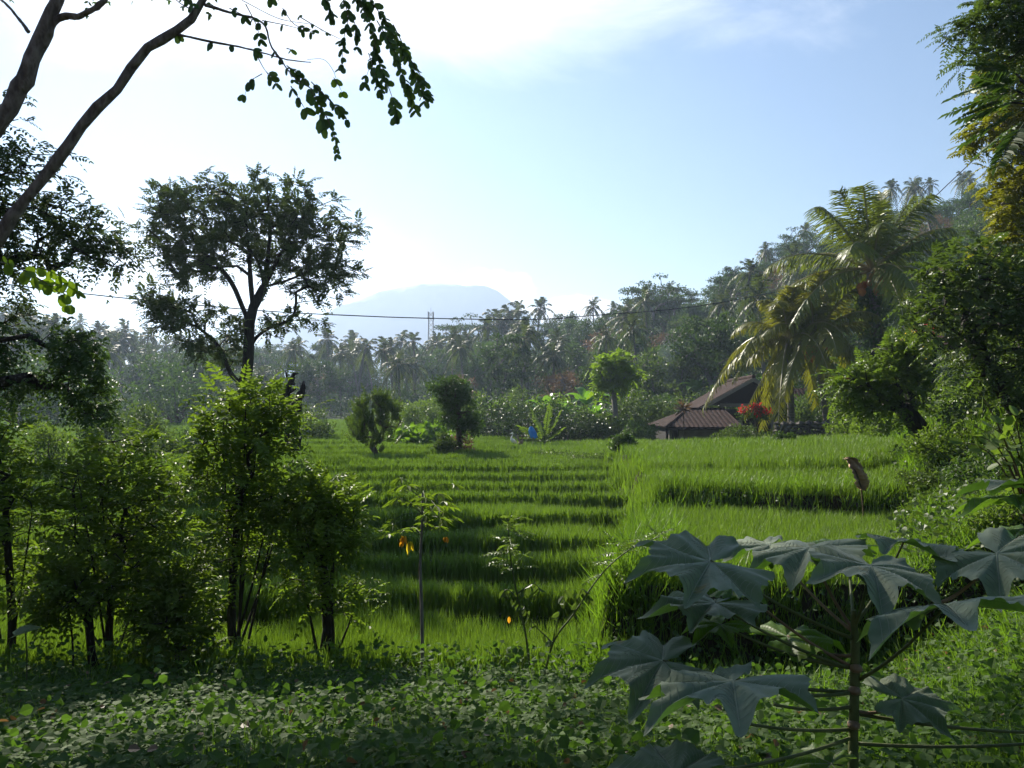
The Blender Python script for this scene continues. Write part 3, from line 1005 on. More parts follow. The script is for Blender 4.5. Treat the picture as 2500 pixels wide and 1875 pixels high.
blob_tree('drooping_bough_tree', 'small shade tree whose drooping dark bough hangs in front of the far palms', 'tree', G(-160, D),
          [G(-160, D), P(-150, 1150, D), P(-120, 960, D), P(-80, 840, D)], .08,
          [(150, 830, 75, 28, D, .3), (190, 870, 50, 45, D, .3, 1.3), (215, 960, 45, 55, D, .3, 1.2), (120, 920, 55, 35, D, .3, .5), (40, 950, 60, 35, D, .3, .8), (240, 1010, 40, 28, D, .25), (-30, 860, 60, 60, D, .3)], 150,
          pin(4, .22, 6, .055, .024, .6, .8), 'dark_leaf', 'dark_bark', tip=.005, seg=.25, minnode=2, pen=.1, up=.05)

# --- near tree: two limbs crossing the top left corner, hanging round-leaved sprays
D = 4.6
b = G(-900, D)
root = thing('leaning_tree', 'leaning smooth barked tree with two bare limbs crossing the upper left sky', 'tree', None, b)
m = MB()


def limb(pp, r_, d0=D, d1=D, sides=9):
    q = np.array([np.append(P(a, c_, d0 + (d1 - d0) * i / max(1, len(pp) - 1)) - b, rr) for i, ((a, c_), rr) in enumerate(zip(pp, r_))])
    q = smooth_path(q, 26)
    q[:, :3] += R.normal(size=(len(q), 3)) * r_[0] * .09
    m.merge(tube(q[:, :3], q[:, 3] * (1 + .08 * R.normal(size=len(q))), sides))


W = D / F * .5
limb([(-900, 1560), (-600, 1100), (-300, 760), (-90, 560)], [.12, .10, .08, 24 * W])
limb([(-300, 760), (-110, 420), (0, 290), (60, 190), (98, 100), (140, 0), (180, -160)], [.07, .075, 42 * W, 40 * W, 38 * W, 30 * W, 26 * W])
limb([(92, 110), (140, 45), (190, 40), (228, 22), (262, -10), (280, -80)], [30 * W, 17 * W, 15 * W, 14 * W, 13 * W, 10 * W])
limb([(70, 78), (45, 45), (20, 15), (-20, -20)], [10 * W, 7 * W, 6 * W, 5 * W])
limb([(-90, 560), (-40, 610), (0, 575), (60, 490), (140, 395), (200, 310), (280, 215), (360, 120), (430, 75), (490, 10), (520, -60)], [.05, .04, 30 * W, 27 * W, 25 * W, 24 * W, 23 * W, 22 * W, 21 * W, 18 * W, 14 * W])
limb([(435, 85), (500, 98), (600, 118), (700, 145), (760, 152)], [7 * W, 5 * W, 4 * W, 3 * W, 2 * W], sides=6)
limb([(500, 12), (560, 30), (640, 55), (665, 118), (720, 190), (760, 215)], [8 * W, 6 * W, 5 * W, 4 * W, 3 * W, 2 * W], sides=6)
limb([(590, 0), (680, 45), (760, 60), (790, 78)], [2.2 * W, 1.8 * W, 1.3 * W, .8 * W], sides=5)
limb([(470, 25), (440, 8), (420, -10)], [3 * W, 2.5 * W, 2 * W], sides=5)
m.build('trunk', MATS['smooth_bark'], root, True)
lm, ym, tw = MB(), MB(), MB()


def hang(pp, n, L, wr=.62, d=D, hang_=.8, mbk=None, pairs=True):
    """A twig through pixels pp with oval leaflets along both sides."""
    q = smooth_path(np.array([P(a, c_, d + R.uniform(-.05, .05)) - b for a, c_ in pp]), 30)
    tw.merge(tube(q, np.linspace(.0035, .0012, len(q)), 4))
    t = np.clip(np.linspace(.06, 1, n) + R.normal(size=n) * .25 / n, 0, 1)
    p = np.stack([np.interp(t, np.linspace(0, 1, len(q)), q[:, i]) for i in range(3)], -1)
    tg = np.stack([np.interp(t, np.linspace(0, 1, len(q)), np.gradient(q[:, i])) for i in range(3)], -1)
    tg = nrm(tg)
    keep_ = R.random(n) < .82
    p, tg, n = p[keep_], tg[keep_], int(keep_.sum())
    for s in ((-1, 1) if pairs else (R.choice([-1, 1]),)):
        side = nrm(np.cross(tg, [0, 1., 0])) * s
        dd = side * .6 + tg * .45 + np.array([0, 0, -1]) * hang_ + rdir(n) * .6
        nn = np.array([0, -1., .25]) + rdir(n) * .8
        ss = L * R.uniform(.7, 1.15, n)
        leaves(p, dd, nn, ss, ss * wr, T_ROUND, 0, mbk or lm)


for pp, n, L in [([(600, 10), (625, 60), (640, 110)], 4, .055), ([(690, 20), (720, 60), (770, 75)], 4, .04), ([(435, 85), (520, 105), (620, 120)], 4, .055), ([(620, 120), (640, 160), (660, 190)], 3, .06),
                 ([(640, 180), (610, 200), (597, 235)], 5, .058), ([(650, 175), (665, 190), (680, 215)], 2, .06), ([(660, 110), (690, 150), (715, 195)], 4, .045), ([(700, 160), (740, 190), (770, 240), (800, 290)], 11, .060),
                 ([(760, 200), (800, 240), (830, 270), (852, 300)], 12, .055), ([(795, 280), (812, 320), (822, 350), (820, 378)], 8, .040), ([(710, 210), (735, 250), (750, 275)], 4, .07), ([(760, 215), (785, 265), (790, 310)], 5, .075),
                 ([(640, 50), (700, 62), (760, 78)], 4, .04), ([(730, 40), (790, 75), (840, 100)], 4, .03), ([(560, 20), (600, 40), (640, 60)], 3, .06),
                 ([(455, -10), (465, 5), (470, 10)], 2, .06), ([(660, -5), (668, 5), (672, 12)], 1, .06)]:
    hang(pp, n, L * 1.0)
for pp, n, L in [([(790, -10), (805, 20), (812, 45)], 6, .062), ([(830, -20), (850, 40), (838, 100), (835, 165)], 17, .052), ([(850, 20), (870, 70), (872, 120)], 10, .048), ([(860, -20), (905, 60), (915, 120), (890, 200)], 19, .055),
                 ([(880, -30), (940, 50), (975, 110), (1010, 170), (1040, 250)], 30, .058), ([(920, 50), (960, 120), (985, 190), (1015, 270)], 24, .056), ([(915, 110), (930, 170), (955, 230), (968, 285)], 18, .062),
                 ([(900, 130), (915, 180), (928, 225)], 11, .05), ([(960, 60), (1000, 140), (1035, 200), (1048, 240)], 16, .045), ([(870, -20), (890, 10), (905, 40)], 8, .055)]:
    hang(pp, n, L * 1.0)
hang([(815, 190), (825, 205), (835, 225)], 2, .055, .75, mbk=ym)
hang([(700, 118), (712, 122), (720, 130)], 1, .04, .7, mbk=ym)
tw.merge(tube(smooth_path(np.array([P(a, c_, D) - b for a, c_ in [(750, 145), (790, 145), (812, 170), (820, 190)]]), 12), .0015, 4))
tw.build('twig', MATS['brown_stem'], root)
tw = MB()
for pp in ([(0, 640), (40, 650), (90, 680), (120, 700)], [(60, 660), (110, 690), (150, 720), (165, 745)], [(90, 650), (140, 670), (175, 700)]):
    hang(pp, 6, .062, .85, d=3.8, mbk=ym)
hang([(150, 660), (180, 680), (190, 710)], 3, .06, .45, d=3.9)
lf = lm.build('foliage', MATS['spray_leaf'], root)
tag(ym.build('yellow_foliage', MATS['lime_leaf'], root), 'sunlit yellow green leaves')
tw.build('twig', MATS['brown_stem'], root)
# the rest of its crown, above the frame
t = pts_in([(300, -200, 330, 85, 10.3, 1.5), (420, -330, 360, 150, 6.5, 1.2), (-400, -300, 400, 200, 6.5, 1.2)], 105)
wd, d = skeleton([P(505, -30, D) - b, P(540, -150, D + .4) - b, P(620, -200, D + 2.5) - b], .03, t - b, .006, .5, minnode=1, pen=.05, up=0)
wd.build('crown_limbs', MATS['smooth_bark'], root, True)
pin(4, .34, 7, .075, .036, .4, .9)(t - b, d).build('crown', MATS['mid_leaf'], root)
D = 19.5  # unseen tree added above the frame to shade the foreground
blob_tree('added_shade_tree', 'unseen tall tree added above the upper left of the view to shade the ground', 'tree', G(-330, D),
          [G(-330, D), P(-350, 500, D), P(-300, 100, D), P(-150, -80, D), P(60, -160, D)], .3,
          [(480, -205, 330, 75, D, 2.5), (150, -230, 360, 100, D, 2.5), (-250, -200, 300, 140, D, 2), (820, -260, 240, 80, D + 1, 2)], 215,
          pin(6, .6, 7, .15, .07, .3, .95), 'dark_leaf', 'dark_bark', tip=.012, seg=.8, minnode=3, pen=.05, up=0)

# ------------------------------------------------------------------ palms


def frond(c0, az, el, L, n, lw, hang_=.7, g=R, gmul=1.0, ll=.62):
    """One palm frond: curved rib and hanging leaflets."""
    t = np.linspace(0, 1, 14)
    hd = np.array([math.cos(az), math.sin(az), 0])
    droop = (.55 + .35 * math.cos(el)) * gmul
    p = np.asarray(c0) + L * (hd * (math.cos(el) * (t - .18 * t ** 2))[:, None] + np.array([0, 0, 1.]) * (math.sin(el) * t - droop * t ** 2.1)[:, None])
    m_ = tube(p, np.linspace(.045, .008, 14) * L / 4, 4)
    s = np.linspace(.14, 1, n)
    q = np.stack([np.interp(s, t, p[:, i]) for i in range(3)], -1)
    tg = nrm(np.stack([np.interp(s, t, np.gradient(p[:, i])) for i in range(3)], -1))
    sd_ = nrm(np.cross(tg, [0, 0, 1.]))
    prof = ll * (1.0 - .65 * np.abs(s - .42) ** 1.3 * 1.6).clip(.22) * L * .36
    for k in (-1, 1):
        d = sd_ * k * .8 + tg * .55 + np.array([0, 0, -hang_]) + rdir(n, g) * .24
        nn = np.cross(sd_ * k, tg) * k + rdir(n, g) * .25 + [0, 0, .4]
        leaves(q, d, nn, prof * g.uniform(.85, 1.1, n), lw, T_BLADE, 1, m_)
    return m_


def ball(c_, r, seg=8, squash=1.0):
    th, ph = np.linspace(0, np.pi, seg // 2 + 2), np.linspace(0, 2 * np.pi, seg, endpoint=False)
    V = np.array([[math.sin(a) * math.cos(b_), math.sin(a) * math.sin(b_), math.cos(a) * squash] for a in th for b_ in ph]) * r + c_
    f = [[i * seg + j, i * seg + (j + 1) % seg, (i + 1) * seg + (j + 1) % seg, (i + 1) * seg + j] for i in range(len(th) - 1) for j in range(seg)]
    return MB().add(V, f)


def palm_near(label, basep, topp, L, nf, lw=.045, nl=46, coco=0, seed=1, ivy=False, top_r=.12, gmul=1.0, mt='palm_leaf'):
    g = np.random.default_rng(seed)
    b = np.asarray(basep)
    root = thing('coconut_palm', label, 'palm tree', 'coconut palms beside the house', b)
    tp = np.asarray(topp) - b
    pth = bez([0, 0, 0], [tp[0] * .25, tp[1] * .25, tp[2] * .55], tp, 22)
    tube(pth, np.interp(np.linspace(0, 1, 22), [0, .08, 1], [.22, .15, top_r]) * (1 + .05 * np.sin(np.arange(22) * 2.6)), 10).build('trunk', MATS['palm_bark'], root, True)
    for i in range(nf):
        f = i / (nf - 1)
        az = i * 2.39996 + g.uniform(-.25, .25)
        el = 1.42 - 1.75 * f ** 1.15 + g.uniform(-.12, .12)
        m_ = frond(tp + [0, 0, .1], az, el, L * g.uniform(.85, 1.1) * (.72 + .28 * min(1, f * 3)), nl, lw, .22 + .75 * f, g, gmul * (.75 + .4 * f))
        m_.build('frond', [MATS['palm_rib'], MATS[mt]], root)
    if ivy:
        coco = 22
    for i in range(coco):
        a = g.uniform(0, 6.28)
        r_ = g.uniform(.18, .40)
        ball(tp + [r_ * 1.3 * math.cos(a) - .15, -abs(r_ * math.sin(a)) * 1.6 - .25, -.15 - g.uniform(0, .8)], g.uniform(.11, .15), 10, 1.15).build('coconut', MATS['coconut'], root, True)
    if ivy:
        c_ = np.array([pth[int(k)] for k in g.uniform(5, 20, 36)]) + g.normal(size=(36, 3)) * .3
        cloud(c_, .4, 70, .16, .08, T_OVAL, 1.1, .3).build('ivy', MATS['dark_leaf'], root)
    return root


palm_near('tallest coconut palm, crown heavy with orange nuts, trunk wrapped in dark creepers', G(2155, 30), P(2128, 665, 30), 5.0, 32, .045, 64, 0, 4, True, .2, .50)
palm_near('middle coconut palm with red brown nuts and a leaning bare trunk by the house', G(2022, 31), P(1988, 830, 31), 4.1, 24, .042, 60, 10, 9, False, .12, .6, 'gold_palm')
palm_near('straight trunked coconut palm whose fronds hang before the main house roof', G(1932, 31.5), P(1926, 836, 31.5), 4.1, 22, .042, 60, 0, 12, False, .11, .8, 'gold_palm')

# ------------------------------------------------------------------ forest kinds, copied over the hills
fg = np.random.default_rng(21)
KINDS = {}


def kind(name, adj, root):
    KINDS.setdefault(name, []).append((adj, root))


def far_broad(adj, H, Wd, layers, K, per, fol, seed, flat=.45, L=.34, base=.35, bark='grey_bark'):
    g = np.random.default_rng(seed)
    t = []
    for i in range(K):
        o = rdir(1, g)[0] * (.55 + .45 * g.random())
        o[2] = abs(o[2]) if base > .5 else o[2]
        t.append([o[0] * Wd / 2, o[1] * Wd / 2, H * (base + (1 - base) * (.5 + .45 * o[2]))])
    t = np.array(t)
    if layers:
        t[:, 2] = H * (base + (1 - base) * np.round((t[:, 2] / H - base) / (1 - base) * layers) / layers) + g.normal(size=K) * .12
    root = thing('broadleaf_tree', adj, 'tree')
    wd_, d = skeleton([np.zeros(3), np.array([.1, 0, H * base * .5]), np.array([0, .1, H * base])], .22, t, .04, 1.6, pen=.1)
    wd_.build('trunk', MATS[bark], root, True)
    cloud(t, Wd * .13, per, L, L * .5, T_DIAMOND, flat, .7, g).build('crown', MATS[fol], root)
    kind('tree', adj, root)
    return root


def far_palm(adj, H, L, nf, seed, lean=.6, mt='far_palm'):
    g = np.random.default_rng(seed)
    root = thing('coconut_palm', adj, 'palm tree')
    tp = np.array([lean, 0, H])
    tube(bez([0, 0, 0], [lean * .1, 0, H * .6], tp, 8), np.linspace(.17, .11, 8), 6).build('trunk', MATS['palm_bark'], root, True)
    m_ = MB()
    for i in range(nf):
        f = i / (nf - 1)
        m_.merge(frond(tp, i * 2.4 + g.uniform(-.4, .4), 1.35 - 1.9 * f + g.uniform(-.2, .2), L * g.uniform(.8, 1.12), 15, .12, .22 + .4 * f, g, .62 + .25 * f, .62))
    m_.build('crown', [MATS['palm_rib'], MATS[mt]], root)
    kind('palm', adj, root)
    return root


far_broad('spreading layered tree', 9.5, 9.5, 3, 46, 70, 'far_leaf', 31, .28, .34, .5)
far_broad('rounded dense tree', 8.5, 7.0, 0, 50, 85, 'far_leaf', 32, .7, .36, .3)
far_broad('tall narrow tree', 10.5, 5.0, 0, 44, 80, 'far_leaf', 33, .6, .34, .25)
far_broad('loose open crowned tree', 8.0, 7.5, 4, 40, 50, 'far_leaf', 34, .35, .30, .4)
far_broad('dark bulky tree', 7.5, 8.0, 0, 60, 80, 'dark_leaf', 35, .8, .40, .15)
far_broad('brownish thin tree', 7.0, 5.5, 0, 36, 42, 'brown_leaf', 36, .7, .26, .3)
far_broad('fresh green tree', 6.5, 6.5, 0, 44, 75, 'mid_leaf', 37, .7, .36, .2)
far_palm('tall coconut palm', 9.5, 3.1, 20, 41)
far_palm('leaning coconut palm', 8.5, 2.9, 18, 42, 1.9)
far_palm('bushy coconut palm', 6.2, 3.3, 22, 43, .2)
far_palm('ragged coconut palm', 8.8, 2.6, 14, 44, -.8)


def dup(root, loc, rz, sc, name=None):
    r = root.copy()
    COL.objects.link(r)
    r.location, r.rotation_euler, r.scale = tuple(float(v) for v in loc), (0, 0, rz), (sc, sc, sc)
    for ch in [o_ for o_ in root.children]:
        c_ = ch.copy()
        COL.objects.link(c_)
        c_.parent = r
        c_.matrix_parent_inverse.identity()
    return r


PLACED, USED = [], set()


def put(kd, vi, x, y, sc, z=None, rz=None):
    adj, proto = KINDS[kd][vi]
    loc = (x, y, float(height(x, y)) - .15 if z is None else z)
    rz = fg.uniform(0, 6.28) if rz is None else rz
    if (kd, vi) in USED:
        r = dup(proto, loc, rz, sc)
    else:
        USED.add((kd, vi))
        r = proto
        r.location, r.rotation_euler, r.scale = tuple(float(v) for v in loc), (0, 0, rz), (sc,) * 3
    r.scale = (sc * fg.uniform(.88, 1.12), sc * fg.uniform(.88, 1.12), sc)
    tl_ = .10 if kd == 'palm' else .05
    r.rotation_euler = (fg.uniform(-tl_, tl_), fg.uniform(-tl_, tl_), rz)
    PLACED.append((r, adj, kd, x, y, loc[2], sc))
    return r


HT = {'palm': [9.5, 8.5, 6.2, 8.8], 'tree': [9.5, 8.5, 10.5, 8.0, 7.5, 7.0, 6.5]}


def put_px(kd, vi, px, top, d, sc=None):
    """Place a kind so its top reaches photo row top at depth d; scale from its height unless given."""
    x = (px - 1250) / F * d
    ztop = CH + (HY - top) / F * d
    z = float(height(x, d)) - .15
    if sc is None:
        sc = (ztop - z) / (HT[kd][vi] * 1.08)
        if sc < .45 or sc > 1.9:
            sc = min(max(sc, .45), 1.9)
    return put(kd, vi, x, d, sc)


# skyline individuals (kind, variant, column, top row, depth)
for a in [('palm', 0, 1302, 742, 118), ('palm', 3, 1274, 746, 119), ('palm', 2, 1252, 768, 112), ('palm', 2, 1228, 776, 110), ('tree', 0, 1140, 762, 125), ('tree', 1, 1180, 830, 110), ('palm', 1, 1385, 815, 118),
          ('tree', 0, 1360, 766, 128), ('palm', 0, 1470, 775, 112), ('tree', 0, 1592, 668, 100), ('tree', 3, 1570, 740, 112), ('tree', 0, 1680, 702, 116), ('tree', 4, 1810, 655, 108), ('tree', 0, 1905, 590, 116), ('tree', 0, 1945, 580, 120),
          ('palm', 1, 1852, 622, 116), ('palm', 0, 1872, 620, 118), ('palm', 0, 1975, 553, 122), ('palm', 2, 2022, 548, 120),
          ('palm', 0, 2158, 455, 118), ('palm', 1, 2196, 442, 120), ('palm', 0, 2240, 448, 118), ('palm', 3, 2268, 442, 116), ('palm', 0, 2345, 424, 118), ('palm', 1, 2372, 438, 116), ('palm', 0, 2425, 400, 120),
          ('tree', 3, 2325, 498, 112), ('tree', 4, 2215, 530, 110), ('tree', 1, 2380, 560, 104), ('tree', 4, 2300, 560, 96),
          ('tree', 0, 690, 832, 150), ('tree', 1, 640, 830, 148), ('palm', 0, 868, 822, 120), ('palm', 3, 885, 838, 118), ('palm', 1, 962, 826, 122), ('palm', 2, 850, 845, 112), ('palm', 3, 798, 850, 118),
          ('palm', 0, 262, 800, 105), ('palm', 1, 350, 805, 100), ('palm', 2, 300, 830, 96), ('tree', 1, 40, 725, 140), ('tree', 0, 90, 770, 120), ('tree', 0, 190, 795, 112), ('tree', 0, 10, 790, 100)]:
    put_px(*a)

cand = []
for _ in range(14000):
    u = fg.uniform(-.80, .74)
    s0 = float(np.interp(u, [-.6, -.2, .0, .15, .3, .6], [74, 80, 62, 56, 52, 50]))
    s1 = float(np.interp(u, [-.6, -.2, .0, .3, .6], [165, 160, 128, 118, 112]))
    y = s0 + (s1 - s0) * fg.random() ** .85
    x = u * y
    dmin = 2.9 + .018 * y
    if all((x - q[0]) ** 2 + (y - q[1]) ** 2 > dmin ** 2 for q in cand) and all((x - q[3]) ** 2 + (y - q[4]) ** 2 > 6 for q in PLACED):
        cand.append((x, y))
print('forest', len(cand))
for x, y in cand:
    u = x / y
    rowf = .72 if y > .82 * np.interp(u, RG_U, RG_D) else 1.0
    ppalm = .62 if u < .02 else (.40 if u < .2 else .18)
    front = y < np.interp(u, [-.6, 0, .3, .6], [88, 76, 66, 60])
    if fg.random() < ppalm:
        put('palm', int(fg.choice([0, 1, 2, 3], p=[.35, .25, .22, .18])), x, y, fg.uniform(.75, 1.05) * (.85 if u > .1 else .95) * rowf)
    else:
        v = int(fg.choice(7, p=[.14, .2, .13, .15, .18, .08, .12]))
        put('tree', v, x, y, rowf * fg.uniform(.75, 1.1) * (.8 if front or u > .15 else .9) * (.75 if u > .38 and y > 85 else 1))

# low growth covering the forest floor and the open hillside
ux, uy = scatter(.55, 46, 175, -.85, .78, lambda x, y: y > np.interp(x / y, [-.6, -.2, .0, .15, .3, .6], [73, 78, 60, 53, 50, 48]))
uz = height(ux, uy) + R.uniform(.1, 2.4, len(ux))
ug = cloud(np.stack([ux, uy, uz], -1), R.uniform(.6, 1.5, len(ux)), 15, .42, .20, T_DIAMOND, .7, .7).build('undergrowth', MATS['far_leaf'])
tag(ug, 'mixed undergrowth covering the wooded hillside', 'undergrowth', kind='stuff')

LM = [(200, 'above the left edge thicket'), (340, 'left of the flat topped tree'), (520, 'behind the flat topped tree'), (720, 'behind the dead stump'), (850, 'left of the vase shaped shrub'),
      (985, 'behind the vase shaped shrub'), (1100, 'around the telecom tower'), (1240, 'right of the telecom tower'), (1390, 'above the banana thicket'), (1540, 'behind the mop headed tree'), (1700, 'above the low annex roof'),
      (1880, 'above the main house roof'), (2060, 'behind the middle coconut palm'), (2250, 'behind the tallest coconut palm'), (9999, 'behind the right edge trees')]
fam = {}
for r, adj, kd, x, y, z, sc in PLACED:
    px = 1250 + x / y * F
    lm = next(t_ for e, t_ in LM if px < e)
    far = float(np.interp(x / y, [-.6, -.2, .0, .3, .6], [120, 118, 100, 94, 90]))
    row = 'at the forest foot' if y < far * .78 else ('halfway up' if y < far * 1.08 else 'near the skyline')
    fam.setdefault((adj, row, lm, kd), []).append((px, r))
ORD = ['first', 'second', 'third', 'fourth', 'fifth', 'sixth', 'seventh', 'eighth', 'ninth', 'tenth', 'eleventh', 'twelfth']
for (adj, row, lm, kd), lst in fam.items():
    lst.sort(key=lambda q: q[0])
    for i, (px, r) in enumerate(lst):
        tag(r, f"{adj} {row} {lm}" + ('' if len(lst) == 1 else f", {ORD[min(i, 11)]} from left"), 'palm tree' if kd == 'palm' else 'tree', ('far coconut palms' if kd == 'palm' else 'far forest trees') + ' ' + lm)

# ------------------------------------------------------------------ thicket, bananas and bushes in the middle distance


def banana(label, px, d, H, n=8, seed=0, fol='banana_leaf'):
    g = np.random.default_rng(seed + 100)
    b = G(px, d)
    root = thing('banana_plant', label, 'banana plant', 'banana plants in the thicket', b)
    tube(bez([0, 0, 0], [.05, 0, H * .25], [0, 0, H * .5], 6), np.linspace(.13, .07, 6), 7).build('stem', MATS['green_stem'], root, True)
    for i in range(n):
        az, el = i * 2.4 + g.uniform(-.3, .3), 1.25 - .9 * i / n
        L = H * g.uniform(.5, .65)
        t = np.linspace(0, 1, 9)
        hd = np.array([math.cos(az), math.sin(az), 0])
        p = np.array([0, 0, H * .45]) + L * (hd * (math.cos(el) * t)[:, None] + np.array([0, 0, 1.]) * (math.sin(el) * t - .5 * t ** 2.2)[:, None])
        sd_ = np.array([-hd[1], hd[0], 0])
        wdt = (L * .15 * np.sin(np.pi * np.clip(t * 1.02 + .02, 0, 1)) ** .6 * (t > .12))[:, None]
        lft = np.array([0, 0, 1.]) * wdt * .35
        V = np.concatenate([p - sd_ * wdt + lft, p, p + sd_ * wdt + lft])
        f = [[k, k + 1, 9 + k + 1, 9 + k] for k in range(8)] + [[9 + k, 9 + k + 1, 18 + k + 1, 18 + k] for k in range(8)]
        MB().add(V, f).build('leaf', MATS[fol], root)
    return root


for i, (lab, px, d, H) in enumerate([('banana plant with one pale upright leaf at the thicket top', 1330, 45, 3.6), ('banana plant beside the upright leaf one, drooping fan of leaves', 1372, 44, 3.0), ('banana plant half hidden behind the ivy covered tree', 1215, 46, 2.8),
                                     ('banana plant with torn leaves left of the mop headed tree', 1432, 47, 4.0), ('small banana plant low in the right of the thicket', 1455, 43, 2.6), ('banana plant above the low annex roof', 1700, 56, 3.8),
                                     ('banana plant over the main house roof ridge', 1775, 58, 4.0), ('banana plant on the slope left of the straight palm trunk', 1850, 56, 3.6)]):
    banana(lab, px, d, H, 9, i)

bl = [('tall pale green bush topping the thicket', 1268, 47, 3.2, 3.6, 'mid_leaf', .20), ('bright green bush left end of the thicket', 1190, 44, 3.0, 2.6, 'bright_leaf', .18), ('dark bush under the banana leaves', 1220, 36, 3.6, 2.3, 'shaded_leaf', .14),
      ('wide dark bush in shade behind the white bird', 1300, 35, 4.0, 2.2, 'shaded_leaf', .14), ('dark bush between the blue bag and the mop headed tree', 1390, 35.5, 3.2, 2.1, 'shaded_leaf', .14), ('mid green bush above the shaded hollow', 1330, 44, 4.0, 2.9, 'bright_leaf', .2),
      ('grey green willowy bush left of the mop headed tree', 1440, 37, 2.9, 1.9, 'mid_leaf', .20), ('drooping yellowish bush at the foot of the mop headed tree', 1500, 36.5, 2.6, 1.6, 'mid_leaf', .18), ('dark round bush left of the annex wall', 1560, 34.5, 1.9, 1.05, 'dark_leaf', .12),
      ('light green bush row behind the paddies', 1040, 46, 3.6, 2.2, 'bright_leaf', .18), ('pale bush beside the ivy covered tree', 1090, 44, 3.0, 2.6, 'mid_leaf', .18), ('soft green bush behind the reed clump', 1000, 48, 3.2, 1.8, 'bright_leaf', .16),
      ('big rounded bush behind the mop headed tree', 1550, 44, 3.6, 3.0, 'mid_leaf', .2), ('brown tinged bush behind the annex', 1610, 48, 3.6, 2.6, 'dark_leaf', .2), ('leafy bush at the left of the annex roof', 1640, 46, 3.0, 2.4, 'mid_leaf', .2),
      ('bush on the slope above the annex roof', 1720, 50, 4.0, 3.0, 'mid_leaf', .22), ('bush on the slope above the gable', 1800, 52, 4.2, 4.2, 'dark_leaf', .24), ('bush behind the palm trunks', 1880, 47, 4.0, 3.4, 'dark_leaf', .22),
      ('dense bush right of the house roof', 2010, 40, 3.4, 3.0, 'dark_leaf', .18), ('leafy bush between the two palm trunks', 1975, 36, 2.2, 2.0, 'mid_leaf', .14), ('dark tall bush behind the tallest palm trunk', 2090, 38, 3.6, 4.2, 'dark_leaf', .2),
      ('white flecked bush before the house porch', 1818, 31, 1.9, .75, 'mid_leaf', .09), ('low bush below the red bougainvillea', 1770, 31.5, 1.1, .6, 'mid_leaf', .09), ('bright low bush at the foot of the straight palm', 1930, 29.5, 1.8, .75, 'bright_leaf', .10),
      ('sunlit bush on the stone wall', 2010, 28, 1.9, .7, 'mid_leaf', .10), ('bush trailing over the right end of the stone wall', 2090, 27, 2.2, .9, 'mid_leaf', .10), ('thick hedge like bush under the tallest palm', 2160, 27, 2.2, 1.6, 'bright_leaf', .11),
      ('green bush with glossy leaves right of the red flower spike', 2095, 26, 1.8, 2.0, 'bright_leaf', .12), ('bush below the garden pavilion', 2230, 22, 2.0, 1.5, 'mid_leaf', .11), ('grassy bush left of the leaning trunk', 2150, 20, 1.6, .8, 'bright_leaf', .10),
      ('dark bush in the rice of the upper terrace', 1912, 19.5, .55, .42, 'dark_leaf', .06), ('dark bush on the small bank of the middle terrace', 1523, 19.6, .7, .55, 'dark_leaf', .07), ('low weeds along the small bank', 1440, 21.3, 1.5, .35, 'mid_leaf', .07), ('creeper mound along the small bank', 1350, 22.6, 1.4, .35, 'mid_leaf', .07),
      ('feathery pale bush left behind the shrubs', 340, 27, 2.3, 1.9, 'mid_leaf', .12), ('tree like bush left of the feathery bush', 250, 30, 2.0, 2.0, 'mid_leaf', .13), ('bright low bush at far left behind the shrubs', 115, 19, 1.8, 1.4, 'bright_leaf', .10), ('dark bush behind the tallest shrub', 500, 26, 1.7, 1.3, 'dark_leaf', .10),
      ('thin bush with bare arching stems left of the tallest shrub', 425, 23, 1.0, .8, 'mid_leaf', .10), ('grey shrub right of the dead stump', 765, 34, 2.2, 1.9, 'mid_leaf', .12), ('dark mass of bush at the left forest foot', 430, 58, 7.5, 6.8, 'dark_leaf', .34),
      ('leafy mass of bush behind the left shade tree', 200, 55, 7.0, 5.0, 'dark_leaf', .32), ('tangled bush at the far left forest foot', 60, 50, 7.0, 5.5, 'dark_leaf', .32)]
for lab, px, d, w_, h_, fol, L in bl:
    bush('bush', lab, 'bush', px, d, w_, h_, fol, L, 30, 70, group='bushes of the middle distance')

# bird, blue bag on a stick, fan leaved plant
D = 28.0
b = G(1253, D, .02)
root = thing('white_egret', 'small white egret standing in the rice before the dark hollow', 'bird', None, b)
pth = smooth_path(np.array([[-.14, 0, .30, .015], [-.08, 0, .34, .055], [0, 0, .40, .075], [.06, 0, .46, .05], [.06, 0, .54, .024], [.02, 0, .61, .020], [.03, 0, .67, .030], [.07, 0, .665, .020], [.13, 0, .65, .004]]), 30)
tube(pth[:, :3] * [-1, 1, 1], pth[:, 3], 9).build('body', MATS['white_feather'], root, True)
for s in (-.03, .03):
    tube([[0, s, .36], [.01, s, .18], [0, s, 0]], .008, 5).build('leg', MATS['dark_wood'], root)
b2 = G(1272, D, .2)
root = thing('brown_heron', 'brown heron with half spread wing beside the white egret', 'bird', None, b2 - [0, 0, .2])
tube(pth[:, :3] * [.9, 1, .9], pth[:, 3], 9).build('body', MATS['brown_feather'], root, True)
leaves([[0, .04, .38], [0, -.04, .38]], [[-.4, .5, .7], [-.4, -.5, .8]], [[-1, 0, .2], [-1, 0, .2]], .38, .2, T_OVAL).build('wing', MATS['brown_feather'], root)
D = 28.5
b = G(1300, D)
root = thing('scarecrow_bag', 'blue plastic bag hung on a stick beside the fan leaved plant', 'bag', None, b)
zt = max(.95, P(1297, 1062, D)[2] - b[2])
tube([[0, 0, 0], [.02, 0, zt * .5], [0, 0, zt]], .015, 6).build('stick', MATS['pale_wood'], root)
t = np.linspace(0, 1, 12)
V = []
